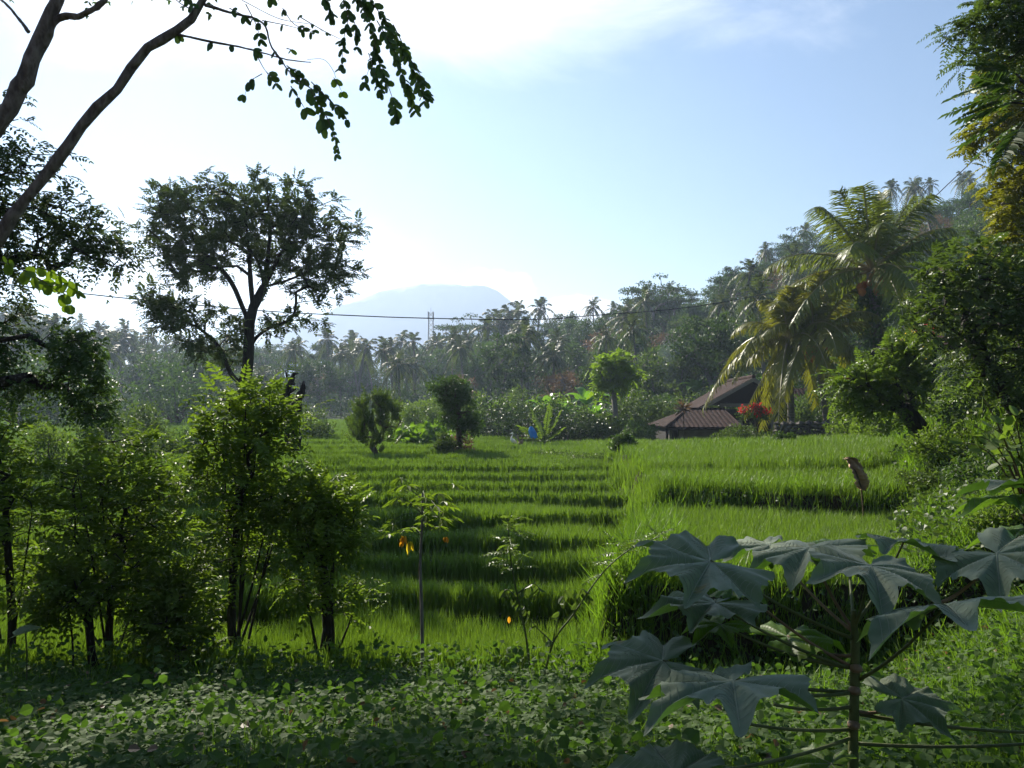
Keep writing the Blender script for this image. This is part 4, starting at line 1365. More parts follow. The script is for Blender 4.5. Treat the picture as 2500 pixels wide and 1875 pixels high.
for a in np.linspace(0, 2 * np.pi, 14, endpoint=False):
    V.append(np.stack([(.03 + .11 * np.sin(t * 2.2) ** .8) * (1 + .25 * math.sin(a * 3)) * math.cos(a) - .05 + .1 * t, (.03 + .09 * t) * math.sin(a) - .03, zt - .02 - t * .42 - .05 * math.sin(a * 4) * t], -1))
V = np.array(V)
f = [[i * 12 + j, i * 12 + j + 1, ((i + 1) % 14) * 12 + j + 1, ((i + 1) % 14) * 12 + j] for i in range(14) for j in range(11)]
MB().add(V.reshape(-1, 3), f).build('bag', MATS['blue_plastic'], root, True)
b = G(1330, 29.0)
root = thing('fan_leaved_plant', 'young plant with upright feather like fronds right of the blue bag', 'plant', None, b)
for a, L in ((-.9, 1.1), (-.35, 1.35), (.1, 1.45), (.4, 1.3), (.8, .8), (-1.25, .8)):
    sprays([[0, 0, .3]], [[math.sin(a), -.2, math.cos(a)]], L, 15, .30, .085, .12, T_OVAL, rach=.012, jit=.12).build('frond', MATS['bright_leaf'], root)
tube([[0, 0, 0], [0, 0, .35]], .05, 6).build('stem', MATS['green_stem'], root)

# ------------------------------------------------------------------ telecom tower, cables
D = 150.0
b = P(1052, 990, D)
b[2] = float(height(b[0], b[1])) - .5
H = P(1052, 762, D)[2] - b[2]
root = thing('telecom_tower', 'slim lattice telecom tower rising above the forest in front of the volcano', 'tower', None, b)
m = MB()
hw = lambda z: .62 - .22 * z / H
zs = np.linspace(0, H, 15)
for sx_, sy_ in ((-1, -1), (1, -1), (1, 1), (-1, 1)):
    m.merge(tube([[sx_ * hw(z), sy_ * hw(z), z] for z in zs], .05, 4))
for a, c_ in zip(zs[:-1], zs[1:]):
    for (x0, y0), (x1, y1) in (((-1, -1), (1, -1)), ((1, -1), (1, 1)), ((1, 1), (-1, 1)), ((-1, 1), (-1, -1))):
        m.merge(tube([[x0 * hw(a), y0 * hw(a), a], [x1 * hw(c_), y1 * hw(c_), c_]], .04, 3))
        m.merge(tube([[x1 * hw(a), y1 * hw(a), a], [x0 * hw(c_), y0 * hw(c_), c_]], .04, 3))
m.build('lattice', MATS['steel'], root)
for k, (sx_, sy_) in enumerate(((-1, -1), (1, -1), (1, 1), (-1, 1))):
    box([sx_ * .48, sy_ * .48, H - .7], (.16, .16, 1.5)).build('antenna', MATS['steel'], root)
tube([[0, 0, H - .2], [0, 0, H + .9]], .03, 4).build('rod', MATS['steel'], root)

pp = np.array([(-400, 640, 22), (195, 716, 24), (620, 757, 26), (850, 770, 27), (1050, 777, 28), (1300, 780, 30), (1450, 770, 32), (1700, 748, 36), (1960, 700, 40)], float)
q = smooth_path(np.array([P(*a) for a in pp]), 60)
o = tube(q - q[0], .019, 5).build('power_cable', MATS['rubber'])
o.location = tuple(q[0])
tag(o, 'long black cable sagging across the view in front of the volcano', 'cable')
q = smooth_path(np.array([P(*a) for a in [(2150, 600, 40), (2240, 520, 36), (2330, 435, 32), (2400, 370, 28), (2520, 270, 24)]]), 20)
o = tube(q - q[0], .02, 5).build('power_cable', MATS['rubber'])
o.location = tuple(q[0])
tag(o, 'short cable slanting up steeply past the ridge palms at right', 'cable')

# ------------------------------------------------------------------ house


def roof_slope(a, b_, c_, d_, wav=.22, amp=.028, th=.07, nu=None):
    """Tiled slope with eave a->b and ridge d->c; rolls run from eave to ridge."""
    a, b_, c_, d_ = map(lambda v: np.asarray(v, float), (a, b_, c_, d_))
    wl_ = np.linalg.norm(b_ - a)
    nu = max(8, int(wl_ / wav * 6))
    nv = 10
    s, t = np.meshgrid(np.linspace(0, 1, nu), np.linspace(0, 1, nv))
    s, t = s[..., None], t[..., None]
    e1 = nrm(b_ - a)
    rise = (d_ - a) - e1 * np.dot(d_ - a, e1)
    inl, inr = max(1e-4, np.dot(d_ - a, e1)), max(1e-4, wl_ - np.dot(c_ - a, e1))
    hh = np.minimum(1, np.minimum(s * wl_ / inl, (1 - s) * wl_ / inr))
    p = a + e1 * s * wl_ + rise * t * hh
    nn = nrm(np.cross(b_ - a, d_ - a))
    if nn[2] < 0:
        nn = -nn
    p = p + nn * amp * np.abs(np.sin(s * wl_ / wav * np.pi)) + nn * (.02 * ((t * nv * 1.0) % 1))
    top = p.reshape(-1, 3)
    bot = top - nn * th
    i = (np.arange(nv - 1)[:, None] * nu + np.arange(nu - 1)[None]).ravel()
    f = np.stack([i, i + 1, i + nu + 1, i + nu], -1)
    n0 = len(top)
    per = list(range(nu)) + [k * nu + nu - 1 for k in range(1, nv)] + [(nv - 1) * nu + k for k in range(nu - 2, -1, -1)] + [k * nu for k in range(nv - 2, 0, -1)]
    rim_ = [[per[k], per[(k + 1) % len(per)], per[(k + 1) % len(per)] + n0, per[k] + n0] for k in range(len(per))]
    return MB().add(np.concatenate([top, bot]), np.concatenate([f, f[:, ::-1] + n0, np.array(rim_)]))


hb_ = np.array([12.0, 39.5, .9])
house = thing('village_house', 'dark tiled house with open gabled porch behind the straight coconut palm', 'house', None, hb_, -.10)
rf = MB()
ax, az_ = .2, 3.0       # apex
rf.merge(roof_slope([-2.75, -.6, 1.35], [-2.75, 6.5, 1.35], [ax, 6.5, az_], [ax, -.6, az_]))
rf.merge(roof_slope([2.6, 6.5, 1.35], [2.6, -.6, 1.35], [ax + .01, -.6, az_], [ax + .01, 6.5, az_]))
rfo = rf.build('roof', MATS['roof_tile'], house)
for s0, s1 in (((-2.8, 1.22), (ax, az_ - .06)), ((2.65, 1.22), (ax, az_ - .06))):
    a, c_ = np.array([s0[0], -.66, s0[1]]), np.array([s1[0], -.66, s1[1]])
    t = nrm(c_ - a)
    up = np.cross([0, 1., 0], t) * (1 if np.cross([0, 1., 0], t)[2] > 0 else -1)
    V = [a - up * .11, c_ - up * .11, c_ + up * .06, a + up * .06]
    V = np.array(V + [v + [0, .05, 0] for v in V])
    MB().add(V, [[0, 1, 2, 3], [7, 6, 5, 4], [0, 4, 5, 1], [1, 5, 6, 2], [2, 6, 7, 3], [3, 7, 4, 0]]).build('bargeboard', MATS['pale_wood'], rfo)
tube([[ax, -.62, az_ + .06], [ax, 6.5, az_ + .06]], .10, 7).build('ridge_tiles', MATS['roof_tile'], rfo)
box([0, 3.9, .7], (4.2, 4.6, 1.4)).build('wall', MATS['interior_shade'], house)
box([-.9, 1.5, .42], (1.9, .08, .84)).build('porch_wall', MATS['plaster'], house)
box([.0, .0, 1.62], (2.7, .10, .17)).build('beam', MATS['pale_wood'], house)
for x_ in (-1.25, 1.25):
    box([x_, 0, .76], (.11, .11, 1.52)).build('post', MATS['pale_wood'], house)
g_ = MB().add([[-2.0, .5, 1.62], [2.1, .5, 1.62], [ax, .5, az_ - .15], [-2.0, .56, 1.62], [2.1, .56, 1.62], [ax, .56, az_ - .15]], [[0, 1, 2], [5, 4, 3]])
g_.build('gable_wall', MATS['dark_wood'], house)
box([0, 2, -.35], (5.0, 6.0, .7)).build('plinth', MATS['stone'], house)
box([.9, 1.62, .62], (.8, .06, 1.2)).build('door', MATS['dark_wood'], house)
# rear wing with its own low roof at the right
wing = MB()
wing.merge(roof_slope([2.4, 2.0, 1.15], [5.4, 2.0, 1.15], [4.7, 4.4, 2.55], [2.4, 4.4, 2.55]))
wing.merge(roof_slope([5.4, 2.0, 1.15], [5.4, 6.8, 1.15], [4.71, 4.42, 2.55], [4.71, 4.41, 2.55]))
wing.build('wing_roof', MATS['roof_tile'], house)
box([3.8, 4.4, .5], (2.6, 3.6, 1.2)).build('wing_wall', MATS['interior_shade'], house)
tube([[2.0, .9, 1.02], [4.7, .6, .93]], .03, 5).build('pipe', MATS['plaster'], house)

ab = np.array([8.9, 36.5, .70])
annex = thing('house_annex', 'low tiled annex with cream wall standing left of the main house', 'house', None, ab)
e = .80
r_ = MB()
r_.merge(roof_slope([-1.75, -.9, e], [1.75, -.9, e], [1.6, 1.7, e + .80], [-.25, 1.7, e + .80]))
r_.merge(roof_slope([-1.76, 4.2, e], [-1.76, -.9, e], [-.26, 1.7, e + .80], [-.26, 1.72, e + .80]))
ro = r_.build('roof', MATS['roof_tile'], annex)
tube([[-.26, 1.7, e + .84], [1.6, 1.7, e + .84]], .07, 6).build('ridge_tiles', MATS['roof_tile'], ro)
tube([[-1.78, -.92, e + .03], [-.26, 1.7, e + .84]], .06, 6).build('hip_tiles', MATS['roof_tile'], ro)
box([.2, .04, .36], (2.5, .12, .75)).build('wall', MATS['plaster'], annex)
box([-.1, 1.9, .2], (3.0, 3.4, 1.1)).build('back_wall', MATS['interior_shade'], annex)
box([-1.45, -.1, .3], (.14, .14, .95)).build('post', MATS['pale_wood'], annex)
box([0, -.84, e - .09], (3.4, .05, .10)).build('fascia', MATS['dark_wood'], annex)

# open pavilion up on the right, mostly behind the leaves
pb_ = G(2345, 24)
pav = thing('garden_pavilion', 'shaded open pavilion with pale posts on the stone terrace at right', 'pavilion', None, pb_)
for x_, y_ in ((.22, 0), (-1.5, 0), (.22, 2.2), (-1.5, 2.2)):
    tube([[x_, y_, -.2], [x_, y_, 1.9]], .07, 10).build('post', MATS['grey_bark'], pav, True)
box([-.6, 1.0, -.12], (2.2, 3.0, .3)).build('floor', MATS['stone'], pav)
box([-.6, 2.5, .9], (2.4, .1, 1.8)).build('back_wall', MATS['interior_shade'], pav)
pr = MB()
for k in range(4):
    c4 = [np.array([-1.7, -.2, 1.8]), np.array([.5, -.2, 1.8]), np.array([.5, 2.4, 1.8]), np.array([-1.7, 2.4, 1.8])]
    pr.merge(roof_slope(c4[k], c4[(k + 1) % 4], [-.6, 1.1, 2.3], [-.61, 1.11, 2.3]))
pr.build('roof', MATS['roof_tile'], pav)
sb = G(2306, 22.6)
pl = thing('stone_lantern', 'little carved stone pillar in front of the pavilion', 'pillar', None, sb)
box([0, 0, .25], (.12, .12, .7)).build('shaft', MATS['stone'], pl)
box([0, 0, .62], (.22, .22, .06)).build('cap', MATS['stone'], pl)
box([0, 0, .68], (.14, .14, .08)).build('finial', MATS['stone'], pl)


def stone_wall(label, a, b_, h_, seed):
    g = np.random.default_rng(seed)
    a, b_ = np.asarray(a), np.asarray(b_)
    L = np.linalg.norm(b_ - a)
    root_p = (a + b_) / 2
    mm = MB()
    d = nrm(b_ - a)
    nrmv = np.array([-d[1], d[0], 0])
    z = 0
    while z < h_:
        x_ = 0
        rh = g.uniform(.10, .18)
        while x_ < L:
            wv = g.uniform(.14, .32)
            c_ = a + d * (x_ + wv / 2) + [0, 0, z + rh / 2 - .15]
            bb = ball(np.zeros(3), .5, 7)
            V = bb.v[0] * np.array([wv * 1.12, .34 * g.uniform(.8, 1.2), rh * 1.15])
            V = V + .02 * g.normal(size=V.shape)
            ca, sa = d[0], d[1]
            V = np.stack([V[:, 0] * ca - V[:, 1] * sa, V[:, 0] * sa + V[:, 1] * ca, V[:, 2]], -1) + c_ - root_p
            mm.add(V, bb.f[0][0])
            x_ += wv
        z += rh
    o_ = mm.build('stone_wall', MATS['stone'])
    o_.location = tuple(root_p)
    tag(o_, label, 'wall')


a, c_ = G(1890, 28.6), G(2150, 27.2)
stone_wall('low dry stone wall retaining the garden in front of the palms', [a[0], a[1], 1.40], [c_[0], c_[1], 1.50], .62, 1)
a, c_ = G(2255, 22.4), G(2380, 22.0)
stone_wall('mossy stone retaining wall below the pavilion', [a[0], a[1], a[2] - .1], [c_[0], c_[1], c_[2] - .3], .55, 2)


def flowers(name, label, px, d, zoff, w_, h_, fmat, lmat, nf, fl=.09, cat='flowering shrub', py=None):
    b = G(px, d)
    if py:
        h_up = P(px, py, d)[2] - b[2]
    root = thing(name, label, cat, None, b)
    c_ = rdir(16) * np.array([w_ / 2, w_ / 2, h_ / 2]) * R.uniform(.5, 1, (16, 1)) + [0, 0, h_up if py else h_ / 2]
    m_ = MB()
    for q in c_[:8]:
        m_.merge(tube(bez([0, 0, 0], [0, 0, q[2] * .5], q, 5), np.linspace(.03, .008, 5), 5))
    m_.build('stem', MATS['brown_stem'], root)
    cloud(c_, .18, nf, fl, fl * .8, T_ROUND, 1, .3).build('blossoms', MATS[fmat], root)
    cloud(c_ - [0, 0, h_ * .35], .3, 50, .11, .055, T_OVAL, 1, .4).build('foliage', MATS[lmat], root)
    return root


flowers('bougainvillea', 'crimson bougainvillea in front of the house porch', 1845, 32.5, 0, 1.2, .35, 'red_flower', 'dark_leaf', 45, .08, py=1002)
flowers('red_flower_spike', 'small scarlet flower cluster right of the middle palm trunk', 2073, 27.5, 0, .35, .45, 'red_flower', 'dark_leaf', 18, .07, py=940)
flowers('yellow_flowering_shrub', 'shrub with loose yellow blossoms left of the pavilion', 2222, 20.5, 0, 1.1, 1.1, 'yellow_flower', 'bright_leaf', 4, .07, py=855)
flowers('pink_flowering_shrub', 'pink blossoms above the yellow flowering shrub', 2248, 21.5, 0, .6, .5, 'pink_flower', 'mid_leaf', 12, .07, py=815)
for lab, px, d in (('dark red spiky cordyline before the annex roof', 1668, 34.0), ('rust red bromeliad clump right of the middle palm trunk', 2058, 28.2), ('red striped bromeliad clump beside the stone wall', 2100, 27.6)):
    b = G(px, d)
    h_ = P(px, 1000, d)[2] - b[2] if px < 1700 else .45
    root = thing('cordyline' if px < 1700 else 'bromeliad', lab, 'plant', None, b)
    tube([[0, 0, 0], [.03, 0, h_ * .5], [0, 0, h_]], .02, 5).build('stem', MATS['brown_stem'], root)
    k = 60
    leaves(np.tile([0, 0, h_], (k, 1)), rdir(k) + [0, 0, .5], rdir(k) + [0, 0, 1.], .5, .05, T_BLADE).build('foliage', [MATS['brown_leaf']], root)

# ------------------------------------------------------------------ right-hand trees
D = 14.0
b = G(2300, D)
blob_tree('leaning_shrub_tree', 'small tree with thick leaning trunk growing from the grassy slope at right', 'tree', b,
          [b, P(2270, 1090, D), P(2240, 1040, D), P(2205, 995, D)], .16,
          [(2110, 925, 75, 35, D, .6), (2190, 890, 50, 60, D, .5), (2215, 850, 35, 35, D, .4, .7), (2200, 960, 70, 45, D, .6), (2120, 980, 70, 35, D, .5), (2060, 950, 35, 25, D, .4, .6)], 165,
          pin(4, .34, 7, .085, .036, .25, .85), 'bright_leaf', 'dark_bark', tip=.008, seg=.4, minnode=2, pen=.1)
D = 11.5
b = G(2620, D)
blob_tree('big_edge_tree', 'big dark tree filling the right edge, leaning trunk half hidden in its own leaves', 'tree', b,
          [b, P(2560, 1150, D), P(2480, 1000, D), P(2400, 880, D), P(2360, 800, D)], .15,
          [(2400, 640, 100, 55, D, .8), (2330, 690, 85, 60, D, .7), (2460, 720, 90, 80, D, .8), (2280, 745, 55, 35, D, .5), (2350, 780, 100, 60, D, .8), (2440, 850, 90, 70, D, .8), (2250, 800, 60, 30, D, .4, .6), (2380, 900, 60, 50, D, .5, .6), (2480, 950, 60, 60, D, .6), (2560, 800, 80, 180, D, 1)], 235,
          pin(5, .30, 7, .080, .036, .35, .9), 'mid_leaf', 'dark_bark', tip=.007, seg=.35, minnode=2, pen=.1)
D = 14.5
b = G(2700, D)
blob_tree('yellowing_tree', 'tree with olive yellow fine leaves hanging down the upper right edge', 'tree', b,
          [b, P(2680, 900, D), P(2640, 500, D), P(2600, 200, D)], .2,
          [(2450, 190, 60, 40, D, .6), (2480, 270, 70, 50, D, .7), (2440, 330, 65, 35, D, .6, 1.2), (2490, 420, 50, 60, D, .6), (2455, 500, 50, 45, D, .6), (2480, 600, 50, 60, D, .6), (2430, 400, 30, 20, D, .3, .6), (2560, 350, 80, 250, D, 1, .7)], 250,
          pin(6, .30, 9, .085, .034, .25, .9), 'olive_leaf', 'grey_bark', tip=.007, seg=.5, minnode=1, pen=.1, up=0)
D = 9.0
b = G(2950, D)
blob_tree('overhanging_tree', 'tree leaning in over the upper right corner with feathery green boughs', 'tree', b,
          [b, P(2900, 800, D), P(2780, 300, D), P(2650, 60, D)], .16,
          [(2440, 50, 70, 50, D, .5), (2370, 85, 40, 30, D, .3), (2480, 120, 50, 45, D, .4), (2410, 150, 35, 25, D, .3, .8), (2350, 130, 22, 22, D, .2, .6), (2480, 10, 60, 40, D, .4), (2560, 100, 60, 100, D, .5)], 170,
          pin(5, .24, 9, .050, .018, .4, .8), 'mid_leaf', 'dark_bark', tip=.004, seg=.3, minnode=2, pen=.1, up=.1)
# big feather leaves pointing left
D = 8.6
root = thing('feather_leaved_tree', 'dark tree with long feather shaped leaves pointing left at the upper right', 'tree', None, G(2950, D))
b = G(2950, D)
pth = smooth_path([b, P(2880, 900, D), P(2760, 420, D), P(2560, 260, D)], 20) - b
m = tube(pth, np.linspace(.12, .03, len(pth)), 8)
cr = MB()
for (x0, y0), (x1, y1) in (((2490, 195), (2330, 240)), ((2500, 215), (2325, 275)), ((2500, 240), (2345, 315)), ((2500, 265), (2365, 345)), ((2480, 180), (2380, 160)), ((2510, 290), (2400, 370)), ((2480, 220), (2390, 190)), ((2470, 250), (2350, 290)), ((2500, 300), (2440, 400))):
    a, c_ = P(x0, y0, D + R.uniform(-.3, .3)) - b, P(x1, y1, D + R.uniform(-.3, .3)) - b
    L = np.linalg.norm(c_ - a)
    sprays([a], [nrm(c_ - a) + [0, 0, .12]], L, 17, .15, .045, .12, T_OVAL, mb=cr, rach=.006, jit=.15)
    m.merge(tube([P(2560, 260, D) - b, a], .012, 5))
m.build('trunk', MATS['dark_bark'], root, True)
cr.build('crown', MATS['dark_leaf'], root)

# wild shrub with round leaves at the right edge
D = 5.2
b = G(2560, D)
root = thing('round_leaved_shrub', 'shrub with round glossy leaves poking in at the right edge above the slope', 'shrub', None, b)
m, lm = MB(), MB()
for (x1, y1) in ((2390, 1065), (2420, 1040), (2400, 1095), (2440, 1090), (2460, 1050), (2380, 1040), (2350, 1080), (2450, 1130), (2370, 930), (2470, 990)):
    q = bez(np.zeros(3), (P(2500, 1080, D) - b), P(x1, y1, D + R.uniform(-.3, .3)) - b, 10)
    m.merge(tube(q, np.linspace(.012, .002, 10), 5))
    leaves(q[4:], rdir(6) + [-.4, 0, 0], rdir(6) * .7 + [0, -.5, .8], .085, .07, T_ROUND, 0, lm)
m.build('stem', MATS['brown_stem'], root)
lm.build('foliage', MATS['bright_leaf'], root)

# low plants on the right slope, one by one
for i, (lab, px, d, w_, h_, fol, L) in enumerate([
        ('leafy mound at the top of the right slope', 2330, 17, 1.8, .9, 'bright_leaf', .09), ('tangled mound right of the leaning trunk', 2390, 13, 1.3, .7, 'mid_leaf', .07), ('pale weedy mound on the right slope', 2330, 11.5, 1.1, .5, 'bright_leaf', .06),
        ('dark leafy mound on the right slope', 2440, 9.5, 1.2, .55, 'dark_leaf', .06), ('low creeper mound at the end of the lower terrace', 2260, 11.2, .8, .45, 'mid_leaf', .05), ('bright fern like mound beside the right edge', 2480, 7.2, .8, .45, 'bright_leaf', .05),
        ('bush topping the slope below the pavilion wall', 2400, 19, 1.8, 1.0, 'mid_leaf', .09), ('rounded leafy bush at the right edge of the slope', 2480, 15, 1.6, 1.6, 'bright_leaf', .08)]):
    bush('slope_plant', lab, 'bush', px, d, w_, h_, fol, L, 22, 70, group='plants on the right slope')

# dried leaf draped over the bank
D = 10.6
b = P(2090, 1195, D)
o_ = []
path = [(2066, 1118, 0), (2078, 1122, -.02), (2084, 1140, -.05), (2092, 1160, -.06), (2098, 1180, -.04), (2102, 1196, 0)]
q = smooth_path([P(a, c_, D + e_) - b for a, c_, e_ in path], 20)
wv = np.interp(np.linspace(0, 1, len(q)), [0, .12, .35, .55, .8, 1], [.012, .04, .075, .14, .10, .015]) * R.uniform(.75, 1.2, len(q))
V = []
for k, s in enumerate(np.linspace(-1, 1, 7)):
    V.append(q + np.stack([s * wv + .03 * np.sin(q[:, 2] * 9), -.05 + .07 * np.cos(s * 5 + q[:, 2] * 8), .02 * s * np.sin(q[:, 2] * 20)], -1))
V = np.array(V)
n_ = len(q)
f = [[i * n_ + j, i * n_ + j + 1, (i + 1) * n_ + j + 1, (i + 1) * n_ + j] for i in range(6) for j in range(n_ - 1)]
root = thing('dry_banana_leaf', 'dried tan banana leaf hanging over the dark bank of the raised terrace', 'dead leaf', None, b)
lo = MB().add(V.reshape(-1, 3), f).build('blade', MATS['tan_husk'], root, True)
sm_ = lo.modifiers.new('thick', 'SOLIDIFY')
sm_.thickness = .006
tube(np.vstack([q + [0, -.012, 0], [q[-1] + [.03, 0, -.25], q[-1] + [.04, 0, -.75]]]), .012, 5).build('midrib', MATS['brown_stem'], root)

# ------------------------------------------------------------------ saplings
D = 6.75


def palmate(b, d, nn, L, mb, k=7, wr=.22, mi=0):
    d = nrm(d)
    side = nrm(np.cross(nn, d))
    for a in np.linspace(-1.9, 1.9, k):
        ld = d * math.cos(a) + side * math.sin(a) + np.array([0, 0, -.25])
        leaves([b], [ld], [nn], L * (1 - .12 * abs(a)), L * wr, T_OVAL, mi, mb)


b = G(1032, D)
root = thing('cassava_plant', 'slender cassava sapling with palmate leaves and two withered orange ones', 'plant', None, b)
pth = smooth_path([b, P(1030, 1500, D), P(1026, 1380, D), P(1030, 1290, D), P(1032, 1205, D)], 20) - b
tube(pth, np.linspace(.016, .009, len(pth)), 8).build('stem', MATS['grey_bark'], root, True)
lm, st = MB(), MB()
for i in range(34):
    t = pth[int(len(pth) * R.uniform(.66, .999))]
    dd = nrm(rdir(1)[0] * [1, 1, .4] + [0, 0, .25])
    l_ = R.uniform(.18, .34)
    e_ = t + dd * l_
    st.merge(tube(bez(t, t + dd * l_ * .5 + [0, 0, .06], e_, 5), .0025, 4))
    palmate(e_, nrm(dd * [1, 1, 0] + [0, 0, -.15]), nrm(rdir(1)[0] * .3 + [0, 0, 1]), R.uniform(.11, .16), lm)
lm.build('foliage', MATS['shrub_leaf'], root)
st.build('petioles', MATS['green_stem'], root)
for px, py, mt in ((985, 1322, 'orange_leaf'), (1002, 1335, 'yellow_leaf'), (1085, 1325, 'orange_leaf')):
    lm = MB()
    for k_ in range(5):
        leaves([P(px + R.uniform(-6, 6), py - 14, D) - b], [[R.uniform(-.35, .35), R.uniform(-.3, .3), -1.]], [[R.uniform(-.8, .8), -1., .1]], (.11 if px < 1050 else .055) * R.uniform(.7, 1.1), .026, T_OVAL, 0, lm)
    lm.build('withered_leaf', MATS[mt], root)
D = 6.4


def sapling(label, pts_, D, n, leafy, fol, extra=()):
    b = G(pts_[0][0], D)
    root = thing('sapling', label, 'sapling', 'thin saplings in front of the paddies', b)
    q = smooth_path([b] + [P(a, c_, D) for a, c_ in pts_[1:]], 22) - b
    st_ = tube(q, np.linspace(.011, .003, len(q)), 6)
    tips = []
    for i in range(n):
        k = int(len(q) * R.uniform(leafy, .999))
        tips.append(q[k])
    tips = np.array(tips)
    dd = nrm(rdir(n) * [1, 1, .3] + [0, 0, .25])
    sprays(tips, dd, R.uniform(.16, .30, n), 8, .040, .016, .25, rach=.0015).build('foliage', MATS[fol], root)
    for pp_ in extra:
        qq = smooth_path([P(a, c_, D) - b for a, c_ in pp_], 10)
        st_.merge(tube(qq, np.linspace(.006, .002, len(qq)), 5))
        leaves(qq, rdir(len(qq)) + [0, 0, -1.], rdir(len(qq)), .085, .05, T_OVAL).build('hanging_leaves', MATS['mid_leaf'], root)
    st_.build('stem', MATS['green_stem'], root)
    return root


r1 = sapling('thin upright sapling with feathery pale leaves between cassava and bank', [(1300, 1690), (1285, 1560), (1262, 1450), (1245, 1350), (1240, 1262)], D, 30, .62, 'bright_leaf', [[(1262, 1450), (1300, 1425), (1320, 1440)], [(1270, 1470), (1240, 1440), (1225, 1450)]])
leaves([P(1243, 1505, D) - np.array(r1.location)], [[0, 0, -1]], [[0, -1, 0]], .06, .03, T_OVAL).build('withered_leaf', MATS['orange_leaf'], r1)
sapling('thin sapling leaning right toward the long grass of the bank', [(1320, 1695), (1350, 1570), (1400, 1500), (1470, 1400), (1540, 1340), (1610, 1310)], D, 26, .55, 'bright_leaf', [[(1350, 1570), (1300, 1520), (1280, 1480)], [(1400, 1500), (1420, 1440), (1440, 1460)], [(1350, 1565), (1370, 1480), (1380, 1440)]])
b = G(60, 5.6)
root = thing('taro_plant', 'single large bright green leaf rising from the ground at far left', 'plant', None, b)
tp = P(62, 1545, 5.6) - b
tube(bez([0, 0, 0], [.03, 0, tp[2] * .6], tp, 8), .006, 6).build('stem', MATS['green_stem'], root)
leaves([tp - [.08, 0, .02]], [[.9, 0, .35]], [[-.3, -.35, .9]], .21, .13, T_HEART).build('leaf', MATS['bright_leaf'], root)

# ------------------------------------------------------------------ large-leaved plant in the right foreground
bm_, n, l = mat('big_leaf')
tcn = n.new('ShaderNodeTexCoord')
t1 = N(n, 'ShaderNodeTexNoise')
t1.inputs['Scale'].default_value, t1.inputs['Detail'].default_value = 30, 8
l.new(tcn.outputs['Object'], t1.inputs[0])
r1_ = n.new('ShaderNodeValToRGB')
r1_.color_ramp.elements[0].color, r1_.color_ramp.elements[1].color = (.105, .145, .085, 1), (.175, .215, .13, 1)
r1_.color_ramp.elements[0].position, r1_.color_ramp.elements[1].position = .3, .7
l.new(t1.outputs[0], r1_.inputs[0])
pbb = n.new('ShaderNodeBsdfPrincipled')
pbb.inputs['Roughness'].default_value, pbb.inputs['Specular IOR Level'].default_value = .7, .28
pbb.inputs['Sheen Weight'].default_value = .25
bn = n.new('ShaderNodeBump')
bn.inputs['Strength'].default_value, bn.inputs['Distance'].default_value = .35, .004
l.new(t1.outputs[0], bn.inputs['Height'])
l.new(bn.outputs[0], pbb.inputs['Normal'])
t2 = N(n, 'ShaderNodeTexNoise')
t2.inputs['Scale'].default_value, t2.inputs['Detail'].default_value = 17, 5
l.new(tcn.outputs['Object'], t2.inputs[0])
spot = n.new('ShaderNodeMapRange')
spot.inputs[1].default_value, spot.inputs[2].default_value = .66, .74
l.new(t2.outputs[0], spot.inputs[0])
mxs = N(n, 'ShaderNodeMix', data_type='RGBA')
l.new(spot.outputs[0], mxs.inputs[0])
l.new(r1_.outputs[0], mxs.inputs[6])
mxs.inputs[7].default_value = (.20, .17, .06, 1)
l.new(mxs.outputs[2], pbb.inputs[0])
tb = n.new('ShaderNodeBsdfTranslucent')
tb.inputs[0].default_value = (.14, .30, .02, 1)
ms = n.new('ShaderNodeMixShader')
ms.inputs[0].default_value = .28
l.new(pbb.outputs[0], ms.inputs[1])
l.new(tb.outputs[0], ms.inputs[2])
o = n.new('ShaderNodeOutputMaterial')
l.new(ms.outputs[0], o.inputs[0])
MATS['big_leaf'] = bm_
leaf_mat('big_leaf_pale', (.10, .20, .02), (.14, .24, .03), tr=.5, rough=.45)  # lit copy of the big leaf, light from behind put into its colour
leaf_mat('vein', (.20, .24, .15), (.23, .27, .17), tr=.2)
LOBES = [(0, 1.05, .38), (.92, .95, .37), (-.92, .95, .37), (1.9, .78, .40), (-1.9, .78, .40)]


